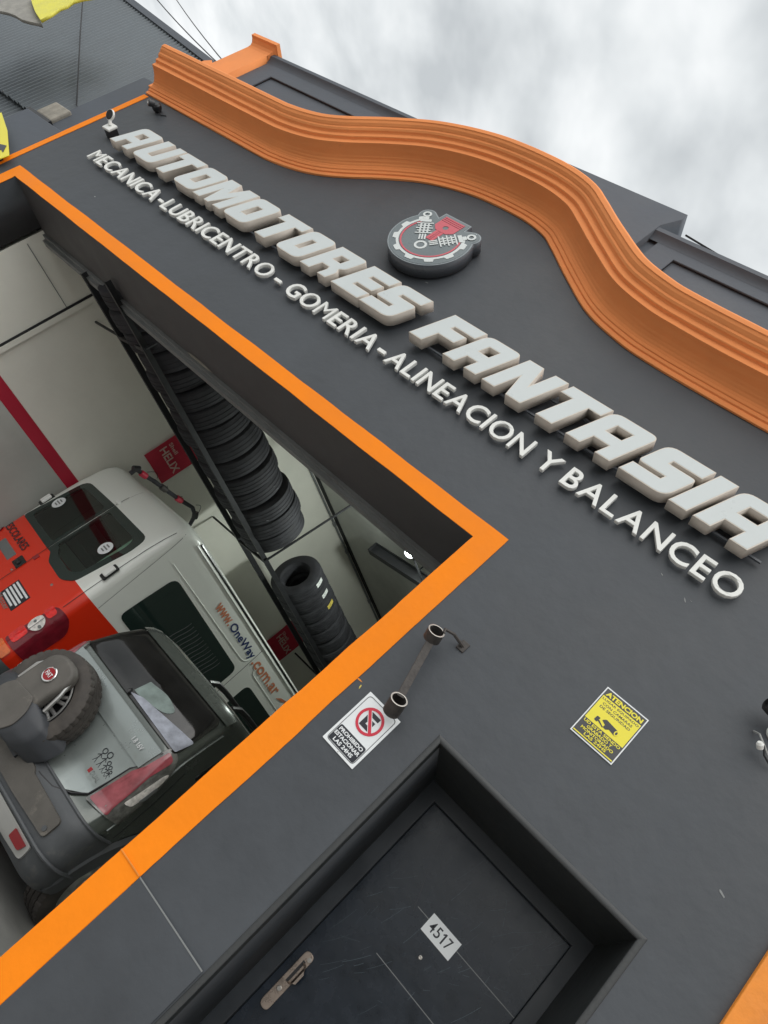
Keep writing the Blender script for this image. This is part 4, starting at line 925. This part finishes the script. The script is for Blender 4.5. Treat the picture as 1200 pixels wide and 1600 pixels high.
# ------------------------------------------------------------------ raised letters
H = .322
def glyph(ch, w_):
    r = .065; t = .086; s_ = .108
    if ch == 'A': return [[(0, 0), (0, H, r), (w_, H, .055), (w_, 0), (w_ - .098, 0), (w_ - .098, .088), (.10, .088), (.10, 0)], [(.10, .168), (w_ - .098, .168), (w_ - .098, .24), (.10, .24)]]
    if ch == 'U': return [[(0, H), (.112, H), (.112, t, .012), (w_ - .112, t, .012), (w_ - .112, H), (w_, H), (w_, 0, r), (0, 0, r)][::-1]]
    if ch == 'T': a_ = (w_ - .118) / 2; return [[(0, H - t), (0, H), (w_, H), (w_, H - t), (a_ + .118, H - t), (a_ + .118, 0), (a_, 0), (a_, H - t)]]
    if ch == 'O': return [[(0, 0, r), (0, H, r), (w_, H, r), (w_, 0, r)], [(s_, .098), (w_ - s_, .098), (w_ - s_, H - .098), (s_, H - .098)]]
    if ch == 'M': return [[(0, 0), (0, H), (.135, H), (w_ / 2, .19), (w_ - .135, H), (w_, H), (w_, 0), (w_ - .1, 0), (w_ - .1, .17), (w_ / 2 + .03, 0), (w_ / 2 - .03, 0), (.1, .17), (.1, 0)]]
    if ch == 'R': return [[(0, 0), (0, H), (w_, H, .045), (w_, .15, .03), (w_ - .035, .125, .01), (w_, .09, .02), (w_, 0), (w_ - .085, 0), (w_ - .085, .075, .01), (w_ - .10, .098), (.105, .098), (.105, 0)], [(.105, .18), (w_ - .095, .18), (w_ - .095, .242), (.105, .242)]]
    if ch == 'E': return [[(0, 0), (0, H), (w_, H), (w_, .232), (.112, .232), (.112, .206), (w_ - .015, .206), (w_ - .015, .116), (.112, .116), (.112, .09), (w_, .09), (w_, 0)]]
    if ch == 'S': return [[(0, 0), (0, .09), (w_ - .112, .09), (w_ - .112, .116), (0, .116, .035), (0, H, r), (w_, H), (w_, .232), (.112, .232), (.112, .206), (w_, .206, .035), (w_, 0, r)]]
    if ch == 'F': return [[(0, 0), (0, H), (w_, H), (w_, .232), (.112, .232), (.112, .206), (w_ - .035, .206), (w_ - .035, .116), (.112, .116), (.112, 0)]]
    if ch == 'N': return [[(0, 0), (0, H), (.112, H), (w_ - .10, .15), (w_ - .10, H), (w_, H), (w_, 0), (w_ - .112, 0), (.10, .17), (.10, 0)]]
    if ch == 'I': return [[(0, 0), (0, H), (w_, H), (w_, 0)]]
big = empty('raised_letter_sign', 'raised white block letters reading AUTOMOTORES FANTASIA across the dark wall', 'sign')
SPEC = [('A', -6.41, .298), ('U', -6.05, .295), ('T', -5.737, .289), ('O', -5.412, .285), ('M', -5.103, .375), ('O', -4.704, .278), ('T', -4.36, .290), ('O', -4.040, .262), ('R', -3.732, .278), ('E', -3.392, .274), ('S', -3.096, .284),
        ('F', -2.612, .282), ('A', -2.312, .278), ('N', -1.984, .300), ('T', -1.652, .289), ('A', -1.350, .300), ('S', -.990, .285), ('I', -.679, .108), ('A', -.534, .305)]
ZB = 3.922; YF, YB = -.122, -.040
CM = {}
for ch, u0, w_ in SPEC:
    base = glyph(ch, w_); loops = []
    for lp in base:
        lp = [(p[0] + .34 * p[1] + u0, p[1] + ZB, *(p[2:])) for p in lp]; loops.append(roundpoly(lp, 5))
    o = slab('letter', loops, YF, YB, 'letter_side', big)
    # rim lip in pale cream, inset grey-white face
    slab('face', loops, YF - .0022, YF - .0012, 'letter_face', o, offset=-.006)
    slab('lip', loops, YF - .0011, YF - .0002, 'letter_rim', o, offset=-.001)
    slab('mounting', [rect(loops[0][0][0] + .05, loops[0][0][0] + .08, ZB + .12, ZB + .15)], YB + .0005, -.0005, 'black_plastic', o)
for x0, x1 in ((-6.3, -2.85), (-2.6, -.15)):
    for zz in (ZB + .045, ZB + .215):
        G().box(x0, x1, -.0395, -.026, zz, zz + .012).build('mounting_rail', 'logo_body', big)

small = empty('service_lettering', 'thin white raised letters listing the workshop services under the big sign', 'sign')
def line_of(body, x0, x1, z0=3.681, h=.139):
    shapes = []
    for ch in body:
        cu = bpy.data.curves.new('t', 'FONT'); cu.body = ch; cu.offset = .0 if ch != '-' else .012; cu.extrude = 0; cu.resolution_u = 4; cu.fill_mode = 'NONE'
        cu.bevel_depth = 0
        me = conv(cu)
        xs = [v.co.x for v in me.vertices]; shapes.append((ch, min(xs), max(xs))); bpy.data.meshes.remove(me)
    cap = .70
    sc = h / cap
    tot = sum(b_ - a_ for _, a_, b_ in shapes); gap = .125
    kx = (x1 - x0) / (tot + gap * (len(body) - 1)); x = x0
    for ch, a_, b_ in shapes:
        cu = bpy.data.curves.new('t', 'FONT'); cu.body = ch; cu.offset = .0 if ch == 'M' else .012; cu.resolution_u = 4
        cu.extrude = .013; me = conv(cu); me.name = 'letter'
        me.transform(Matrix.Diagonal((kx, sc, 1, 1)) @ Matrix.Translation((-a_, 0, 0)))
        toplane(me, (x, -.034, z0)); clean(me)
        o = link('letter', me, 'white_plastic', small)
        md = o.modifiers.new('bevel', 'BEVEL'); md.width = .0025; md.segments = 2; md.limit_method = 'ANGLE'; md.angle_limit = R(50)
        x += (b_ - a_ + gap) * kx
for body, x0, x1 in (('MECANICA', -6.462, -5.405), ('LUBRICENTRO', -5.270, -3.875), ('GOMERIA', -3.652, -2.752), ('ALINEACION', -2.607, -1.452), ('Y', -1.375, -1.252), ('BALANCEO', -1.189, -.128)):
    line_of(body, x0, x1)
for x0, x1 in ((-5.358, -5.300), (-3.805, -3.738), (-2.711, -2.646)): slab('dash', [rect(x0, x1, 3.722, 3.748, .003)], -.047, -.021, 'white_plastic', small)

# ------------------------------------------------------------------ round engine logo
lg = empty('round_logo_sign', 'round dark logo disc with a gear rim, crossed shock absorbers and a red piston', 'logo')
LX, LZc, LR = -3.208, 4.628, .258; LYF = -.122
def rot2(p, a): return (p[0] * math.cos(a) - p[1] * math.sin(a), p[0] * math.sin(a) + p[1] * math.cos(a))
def at(p): return (LX + p[0], LZc + p[1])
out = []
DA = math.atan2(.222, .30); CC = .105; LR = .317
bumpc = (.222, .30)
def arcp(c_, r_, a0, a1, n_): return [(c_[0] + r_ * math.cos(a0 + (a1 - a0) * k / n_), c_[1] + r_ * math.sin(a0 + (a1 - a0) * k / n_)) for k in range(n_ + 1)]
out += arcp((0, CC), LR, R(152), R(152 + 236), 60)
out += arcp(bumpc, .072, R(-30), R(120), 14)
out += [(.135, .335), (.130, .408), (-.130, .408), (-.135, .335)]
out += arcp((-bumpc[0], bumpc[1]), .072, R(60), R(210), 14)
loop = [at(p) for p in out]
slab('body', [loop], LYF, -.02, 'logo_body', lg)
slab('rim', [loop], LYF - .0025, LYF - .0004, 'logo_rim', lg, offset=-.003)
slab('face', [loop], LYF - .005, LYF - .003, 'logo_face', lg, offset=-.012)
yf0, yf1 = LYF - .008, LYF - .0055
gear = []; a0, a1 = R(138), R(402); nt_ = 8
gear += arcp((0, CC), .234, a1, a0, 50)
for k in range(nt_):
    ta = a0 + (a1 - a0) * k / nt_; tb = a0 + (a1 - a0) * (k + .5) / nt_; tc_ = a0 + (a1 - a0) * (k + 1) / nt_
    gear += arcp((0, CC), .280, ta + .04, tb - .04, 4) + arcp((0, CC), .254, tb + .0, tc_ - .0, 4)
slab('gear', [[at(p) for p in gear]], yf0, yf1, 'logo_white', lg)
slab('red_ring', [[at(p) for p in ring_sector(0, CC, .213, .226, R(132), R(408), 50)]], yf0, yf1, 'logo_red', lg)
slab('hub', [[at(p) for p in circ(0, 0, .048)], [at(p) for p in reversed(circ(0, 0, .030))]], yf0, yf1, 'logo_white', lg)
for sg in (-1, 1):
    d = empty('x', '', ''); bpy.data.objects.remove(d)
    root = None
    yf0, yf1 = LYF - .0105, LYF - .0085
    def rb(x0, x1, r0, r1): return [at(rot2((x, y), -sg * DA)) for x, y in ((x0, r0), (x1, r0), (x1, r1), (x0, r1))]
    eye = [at(rot2(p, -sg * DA)) for p in circ(0, .373, .034)]; hole = [at(rot2(p, -sg * DA)) for p in circ(0, .373, .018)]
    root = slab('shock_absorber', [eye, hole[::-1]], yf0, yf1, 'logo_white', lg)
    for x in (-.020, -.0, .020): slab('rod', [rb(x - .006, x + .006, .062, .125)], yf0, yf1, 'logo_white', root)
    for i, r0 in enumerate((.135, .164, .194, .224, .254)):
        ww = .05 if i % 2 else .062
        slab('coil', [rb(-ww, ww, r0, r0 + .011)], yf0, yf1, 'logo_white', root)
        if i < 4:
            for x in (-.028, .0, .028): slab('coil_web', [rb(x - .007, x + .007, r0 + .012, r0 + .0275)], yf0, yf1, 'logo_white', root)
    slab('collar', [rb(-.042, .042, .277, .307)], yf0, yf1, 'logo_white', root)
    slab('neck', [rb(-.02, .02, .308, .338)], yf0, yf1, 'logo_white', root)
yf0, yf1 = LYF - .008, LYF - .0055
pis = slab('piston', [[at(p) for p in ((-.092, .245), (-.05, .205), (.05, .205), (.092, .245), (.092, .315), (-.092, .315))], [at(p) for p in reversed(circ(0, .262, .023, 20))]], yf0, yf1, 'logo_red', lg)
for r0 in (.320, .339, .358): slab('piston_band', [[at(p) for p in ((-.094, r0), (.094, r0), (.094, r0 + .014), (-.094, r0 + .014))]], yf0, yf1, 'logo_red', pis)
for x0, x1 in ((-.034, -.010), (.010, .034), (-.006, .006)): slab('rod', [[at(p) for p in ((x0, .085), (x1, .085), (x1, .203), (x0, .203))]], yf0, yf1, 'logo_red', pis)

# ------------------------------------------------------------------ small signs
ns = empty('no_parking_sign', 'white no parking sign with a red circle, under the ring bracket', 'sign', (-.96, -.003, 1.85))
def L(par): return par
NX0, NX1, NZ0, NZ1 = -1.058, -.855, 1.827, 2.128
nx = lambda t: NX0 + (NX1 - NX0) * t - (-.96)
nz = lambda t: NZ0 + (NZ1 - NZ0) * t - 1.85
WW, HH = NX1 - NX0, NZ1 - NZ0
plq = slab('plate', [rect(nx(0), nx(1), nz(0), nz(1), .003)], -.002, .002, 'sign_white', ns)
b1 = rect(nx(.06), nx(.94), nz(.04), nz(.96), .02); b2 = rect(nx(.073), nx(.927), nz(.049), nz(.951), .018)
slab('border', [b1, b2[::-1]], -.003, -.0022, 'sign_black', ns)
slab('black_panel', [rect(nx(.085), nx(.915), nz(.057), nz(.345), .012)], -.003, -.0022, 'sign_black', ns)
cxn, czn, rn = nx(.51), nz(.665), WW * .33
slab('circle', [circ(cxn, czn, rn, 40), circ(cxn, czn, rn * .80, 40)[::-1]], -.0036, -.003, 'sign_red', ns)
lt = .022
E_ = [(-.035, -.045), (.034, -.045), (.034, -.022), (-.010, -.022), (-.010, -.010), (.028, -.010), (.028, .012), (-.010, .012), (-.010, .023), (.034, .023), (.034, .046), (-.035, .046)]
slab('letter_e', [[(cxn + x * .9, czn + z * .9) for x, z in E_]], -.0029, -.0024, 'sign_black', ns)
a_ = R(-45); bar_ = [rot2(p, a_) for p in ((-.0075, -rn * .84), (.0075, -rn * .84), (.0075, rn * .84), (-.0075, rn * .84))]
a_ = R(45)
bar_ = [rot2(p, a_) for p in ((-.0075, -rn * .84), (.0075, -rn * .84), (.0075, rn * .84), (-.0075, rn * .84))]
bar_w = [rot2(p, a_) for p in ((-.0105, -rn * .80), (.0105, -rn * .80), (.0105, rn * .80), (-.0105, rn * .80))]
slab('bar_outline', [[(cxn + x, czn + z) for x, z in bar_w]], -.0034, -.0030, 'sign_white', ns)
slab('bar', [[(cxn + x, czn + z) for x, z in bar_]], -.0040, -.0035, 'sign_red', ns)
for body, t0, t1, z0 in (('PROHIBIDO', .13, .87, .255), ('ESTACIONAR', .11, .89, .17), ('LAS 24HS', .20, .80, .085)):
    text('lettering', body, 'sign_white', ns, (nx(t0), -.0034, nz(z0)), WW * (t1 - t0), HH * .062, bold=.03)
for t in (.02, .98): G().revolve([(0, 0), (0, .0028), (-.001, .0028), (-.0015, 0)], (nx(.5), -.002, nz(t)), (0, 1, 0), 8).build('screw', 'steel_edge', ns)

ys = empty('camera_warning_sign', 'yellow and black security camera warning sign with a white edge', 'sign', (-.18, -.003, 2.8))
CX0, CX1, CZ0, CZ1 = -.297, -.075, 2.647, 2.925
cx_ = lambda t: CX0 + (CX1 - CX0) * t + .18
cz_ = lambda t: CZ0 + (CZ1 - CZ0) * t - 2.8
WW, HH = CX1 - CX0, CZ1 - CZ0
slab('plate', [rect(cx_(0), cx_(1), cz_(0), cz_(1))], -.002, .002, 'sign_white', ys)
slab('dark_panel', [rect(cx_(.025), cx_(.975), cz_(.022), cz_(.978))], -.003, -.0022, 'sign_dark', ys)
slab('yellow_panel', [rect(cx_(.045), cx_(.955), cz_(.335), cz_(.835))], -.0037, -.0031, 'sign_yellow', ys)
slab('yellow_stripe', [rect(cx_(.035), cx_(.965), cz_(.038), cz_(.058))], -.0037, -.0031, 'sign_yellow', ys)
for body, t0, t1, z0, h, mt, bd in (('ATENCION', .07, .93, .855, .088, 'sign_yellow', .045), ('LUGAR EQUIPADO', .07, .93, .765, .045, 'sign_dark', .015), ('CON CAMARAS', .14, .84, .695, .045, 'sign_dark', .015), ('DE SEGURIDAD', .13, .85, .625, .045, 'sign_dark', .015),
                                 ('UD ESTA SIENDO', .07, .93, .27, .05, 'sign_yellow', .025), ('GRABADO Y', .2, .8, .205, .05, 'sign_yellow', .025), ('MONITOREADO', .12, .88, .14, .05, 'sign_yellow', .025), ('LAS 24HS', .25, .77, .078, .05, 'sign_yellow', .025)):
    text('lettering', body, mt, ys, (cx_(t0), -.0042, cz_(z0)), WW * (t1 - t0), HH * h, bold=bd)
k_ = WW
def cp(P): return [(cx_(.5) + x * k_, cz_(.46) + z * k_) for x, z in P]
pic = slab('camera_picture', [cp(roundpoly([(-.16, .02, .02), (-.10, .09, .03), (.20, .05, .02), (.24, -.02, .04), (.20, -.08, .03), (-.05, -.03, .02)]))], -.0044, -.0038, 'sign_black', ys)
slab('camera_arm', [cp([(-.06, -.03), (.06, -.045), (.0, -.10), (-.06, -.09), (-.20, -.02), (-.22, -.05), (-.07, -.11)])], -.0044, -.0038, 'sign_black', pic)
slab('camera_base', [cp(roundpoly([(-.29, -.08, .02), (-.22, -.09, .02), (-.20, .03, .02), (-.28, .03, .02)]))], -.0044, -.0038, 'sign_black', pic)
slab('camera_lens', [cp([(.205 + .045 * math.cos(t), -.012 + .06 * math.sin(t)) for t in [2 * PI * k / 16 for k in range(16)]]), cp([(.205 + .022 * math.cos(t), -.012 + .036 * math.sin(t)) for t in [2 * PI * k / 16 for k in range(16)]])[::-1]], -.0050, -.0045, 'sign_yellow', pic)

npl = empty('house_number_plate', 'small white plate with the number 4517 on the dark entrance door', 'number plate', (-.168, RY - .003, 1.68))
slab('plate', [rect(-.0875, .0875, -.046, .046)], -.003, .001, 'sign_white', npl)
for i, dgt in enumerate('4517'):
    if dgt == '1': slab('digit', [[(.012, -.024), (.020, -.024), (.020, .026), (.013, .026), (.002, .016), (.005, .011), (.012, .016)]], -.0042, -.0036, 'sign_black', npl)
    else: text('digit', dgt, 'sign_black', npl, (-.066 + i * .034 - (.004 if i == 3 else 0), -.0036, -.024), .027, .05, bold=.006)

# yellow sign at the left end of the front
yl = empty('yellow_corner_sign', 'small yellow sign with a black mark at the left edge of the front', 'sign', (-7.2, -.06, 3.1))
slab('plate', [[(-.62, -.02), (.19, -.03), (.20, .10), (-.25, .30), (-.62, .42)]], -.012, -.002, 'sign_yellow', yl)
slab('mark', [[(-.02, .03), (.03, .02), (.06, .09), (.12, .08), (.03, .16), (-.08, .12), (-.02, .10)]], -.015, -.0125, 'sign_black', yl)
G().box(-.4, .1, -.002, .055, .02, .06).build('bracket', 'black_plastic', yl)

# ------------------------------------------------------------------ ring bracket
rbk = empty('ring_bracket', 'rusty steel bar with two open rings standing off the wall', 'bracket', (-.95, 0, 2.4))
def rl(x, y, z): return (x + .95, y, z - 2.4)
# stand-off arm from the wall to the upper ring, bar, two sockets whose open ends face up and out
G().tube([rl(-.905, -.004, 2.60), rl(-.96, -.07, 2.595), rl(-.995, -.115, 2.568), rl(-.985, -.118, 2.548)], .0085, 6).build('arm', 'rusty_steel', rbk)
G().box(-.93 + .95, -.885 + .95, -.008, -.0005, 2.575 - 2.4, 2.63 - 2.4).build('wall_plate', 'rusty_steel', rbk, bevel=.002)
top_c = Vector((-1.012, -.135, 2.528)); bot_c = Vector((-.898, -.135, 2.170)); RAX = Vector((.05, -.80, .60)).normalized()
ta = top_c - RAX * .03; tb = bot_c - RAX * .03
d = (tb - ta).normalized(); side = d.cross(RAX).normalized()
g = G(); mid = (ta + tb) / 2; g.obox(Vector(rl(*mid)), d * ((tb - ta).length / 2 - .034), side * .019, d.cross(side) * .005); g.build('bar', 'rusty_steel', rbk, bevel=.002)
def socket(c_, r_, h_):
    o = G().revolve([(0, r_), (h_, r_), (h_, r_ - .007), (.004, r_ - .007), (.004, 0), (0, 0)], Vector(rl(*(c_ - RAX * h_))), RAX, 32).build('socket', 'rusty_steel', rbk, smooth=True)
    G().revolve([(h_ + .0004, r_ + .0003), (h_ + .0012, r_ - .002), (h_ + .0012, r_ - .005), (h_ + .0004, r_ - .0073)], Vector(rl(*(c_ - RAX * h_))), RAX, 32).build('worn_lip', 'steel_edge', o, smooth=True)
socket(top_c, .043, .055); socket(bot_c, .042, .085)

# ------------------------------------------------------------------ lamps and cameras on the front
sl = empty('sensor_floodlight', 'white sensor lamp with a black disc beside the first big letter', 'lamp', (-6.66, 0, 4.07))
G().box(-.05, .05, -.075, -.0005, -.055, .03).build('back_box', 'black_plastic', sl, bevel=.005)
G().box(-.058, .058, -.10, -.0755, -.062, .038).build('white_cover', 'white_plastic', sl, bevel=.008)
G().tube([(0, -.10, -.005), (-.02, -.13, .02)], .016, 8).build('joint', 'white_plastic', sl)
hd_ = G().revolve([(-.012, 0), (-.012, .042), (.0, .050), (.016, .048), (.018, 0)], (-.045, -.155, .055), (.1, -.72, -.68), 24).build('head', 'white_plastic', sl, smooth=False)
G().revolve([(.0185, 0), (.020, .040), (.0185, .044)], (-.045, -.155, .055), (.1, -.72, -.68), 24).build('disc', 'black_plastic', hd_)
c2_ = empty('small_dome_camera', 'small dark camera tucked under the left end of the orange cornice', 'camera', (-6.73, 0, 4.60))
G().revolve([(0, .03), (-.03, .045), (-.06, .045), (-.075, .03), (-.075, 0)], (0, 0, 0), (0, 1, 0), 20).build('dome', 'black_plastic', c2_, smooth=True)
G().revolve([(0, 0), (0, .03), (.05, .034), (.055, .02), (.055, 0)], (-.02, -.07, -.01), (-.35, -.5, -.8), 20).build('lens_tube', 'sign_dark', c2_, smooth=True)
G().revolve([(.056, 0), (.060, .012), (.056, .022)], (-.02, -.07, -.01), (-.35, -.5, -.8), 16).build('lens', 'chrome', c2_)
G().tube([(.03, -.03, -.01), (.09, -.006, -.03), (.14, -.004, .0)], .004, 6).build('lead', 'black_plastic', c2_)
bc = empty('bullet_camera', 'dark bullet camera with a pale bracket at the right edge, above loose cables', 'camera', (.245, 0, 3.28))
q = G().revolve([(0, 0), (0, .038), (.10, .040), (.13, .036), (.135, .030), (.12, .028), (.118, 0)], (.115, -.07, .03), (-.9, -.40, -.12), 24).build('barrel', 'black_plastic', bc, smooth=False)
G().tube([(.05, -.07, .01), (.07, -.04, -.01), (.09, -.01, -.02)], .014, 8).build('bracket', 'white_plastic', bc)
G().revolve([(0, 0), (0, .04), (-.015, .04), (-.02, .03), (-.02, 0)], (.10, -.0005, -.02), (0, 1, 0), 20).build('wall_mount', 'white_plastic', bc)
cb = empty('loose_cable', 'thin grey cable with a white connector below the bullet camera', 'cable', (.27, 0, 3.16))
G().tube([(.0, -.006, .045), (.008, -.03, .035), (.02, -.05, .028), (.058, -.06, -.008), (.10, -.04, -.03)], .0045, 6).build('cord', 'cable_grey', cb, smooth=True)
G().revolve([(0, 0), (0, .014), (.02, .016), (.03, .010), (.03, 0)], (.052, -.055, -.028), (-.4, -.6, .3), 14).build('connector', 'white_plastic', cb)
G().tube([(.07, -.05, -.015), (.05, -.055, -.028)], .006, 6).build('plug', 'chrome', cb)
G().tube([(.058, -.06, -.008), (.08, -.05, -.04), (.13, -.02, -.05)], .0045, 6).build('cord', 'cable', cb)

# ------------------------------------------------------------------ neighbour on the left
nb = empty('neighbour_building', 'neighbouring building clad in dark corrugated sheet, left of the front', 'building')
def corrug(g, x0, x1, zb, zt, y, pitch=.080, amp=.017, ln=8, jag_=0):
    n_ = int((x1 - x0) / pitch * 6); vs = []
    for i in range(n_ + 1):
        x = x0 + (x1 - x0) * i / n_; yy = y + amp * math.sin(2 * PI * (x - x0) / pitch)
        vs += [(x, yy, zb(x)), (x, yy, zt(x))]
    g.add(vs, [(2 * i, 2 * i + 2, 2 * i + 3, 2 * i + 1) for i in range(n_)]); return g
topz = lambda x: 6.0 + (-8.57 - x) * .16
x = -13.0; k = 0
while x < -7.25:
    x2 = min(x + .80, -7.2)
    g = G(); corrug(g, x, x2, lambda q: 4.00 + (-8.4 - q) * .005 + .006 * math.sin(q * 31), topz, .33); g.build('metal_sheet', 'corrugated', nb, smooth=True)
    g = G(); corrug(g, x, x2, lambda q: 0, lambda q: 4.06, .385); g.build('metal_sheet', 'corrugated', nb, smooth=True)
    x = x2; k += 1
g = G(); g.add([(-13, .30, topz(-13) + .0), (-7.6, .30, topz(-7.6)), (-7.6, 1.6, topz(-7.6) + .02), (-13, 1.6, topz(-13) + .02), (-13, .30, topz(-13) + .10), (-7.6, .30, topz(-7.6) + .09), (-7.6, 1.6, topz(-7.6) + .34), (-13, 1.6, topz(-13) + .34)], [(0, 1, 2, 3), (0, 1, 5, 4), (4, 5, 6, 7), (1, 2, 6, 5)]); g.build('roof', 'parapet_paint', nb)
G().box(-13, -7.6, .42, .6, 0, 6.0).build('wall', 'parapet_paint', nb)
G().box(-7.66, -7.145, .08, .5, 0, 4.99).build('side_pier', 'parapet_paint', nb)
G().box(-7.92, -7.2, .02, .5, 0, 3.80).build('low_pier', 'parapet_paint', nb, bevel=.01)
g = G(); g.box(-7.86, -7.55, .04, .5, 3.84, 4.08); g.build('broken_block', 'old_render', nb, bevel=.02)
G().box(-7.95, -7.5, .03, .5, 3.803, 3.838).build('dark_gap', 'black_plastic', nb)

aw = empty('torn_awning', 'torn yellow awning with grey fabric hanging over the corrugated wall', 'awning')
def cloth(P, y0, y1, m, nm):
    g = G(); lp = P
    slab(nm, [lp], y0, y1, m, aw)
cloth([(-8.80, 4.575), (-8.62, 4.50), (-8.40, 4.42), (-8.155, 4.355), (-8.20, 4.50), (-8.26, 4.62), (-8.255, 4.70), (-8.31, 4.80), (-8.28, 4.90), (-8.21, 5.02), (-8.25, 5.4), (-8.95, 5.4)], -.53, -.50, 'awning_yellow', 'yellow_cloth')
cloth([(-9.6, 4.30), (-9.3, 4.27), (-9.1, 4.23), (-8.86, 4.235), (-8.75, 4.27), (-8.62, 4.285), (-8.45, 4.28), (-8.34, 4.305), (-8.2, 4.345), (-8.155, 4.350), (-8.42, 4.43), (-8.80, 4.58), (-8.9, 5.0), (-9.6, 5.2)], -.49, -.46, 'awning_grey', 'grey_cloth')



# cables
def cabl(P, r, lab, m='cable'):
    o = G().tube(P, r, 5).build('cable', m); tag(o, lab, 'cable'); return o
cabl([(-8.19, .29, 4.38), (-8.8, .25, 4.76), (-9.6, .18, 5.27), (-10.9, .1, 6.10)], .008, 'black cable hanging straight down the corrugated wall')
cabl([(-8.19, .29, 4.38), (-8.12, .28, 4.36), (-8.05, .27, 4.33), (-7.97, .26, 4.36), (-7.96, .27, 4.44), (-8.02, .28, 4.62), (-8.05, .28, 4.75)], .007, 'short curl of black cable at the foot of the hanging cable')
def sag(a_, b_, s_, n_=10):
    a_ = Vector(a_); b_ = Vector(b_); return [a_ + (b_ - a_) * (i / n_) - Vector((0, 0, s_ * 4 * (i / n_) * (1 - i / n_))) for i in range(n_ + 1)]
cabl(sag((-7.5, .30, 5.95), (-16, 1.8, 9.8), .08), .007, 'upper of two thin overhead wires left of the orange pier')
cabl(sag((-7.5, .30, 5.90), (-13.5, .6, 7.9), .10), .007, 'lower of two thin overhead wires left of the orange pier')
cabl(sag((-2.05, .15, 6.33), (.2, .12, 5.9), .0), .008, 'single wire running down from the raised parapet block')
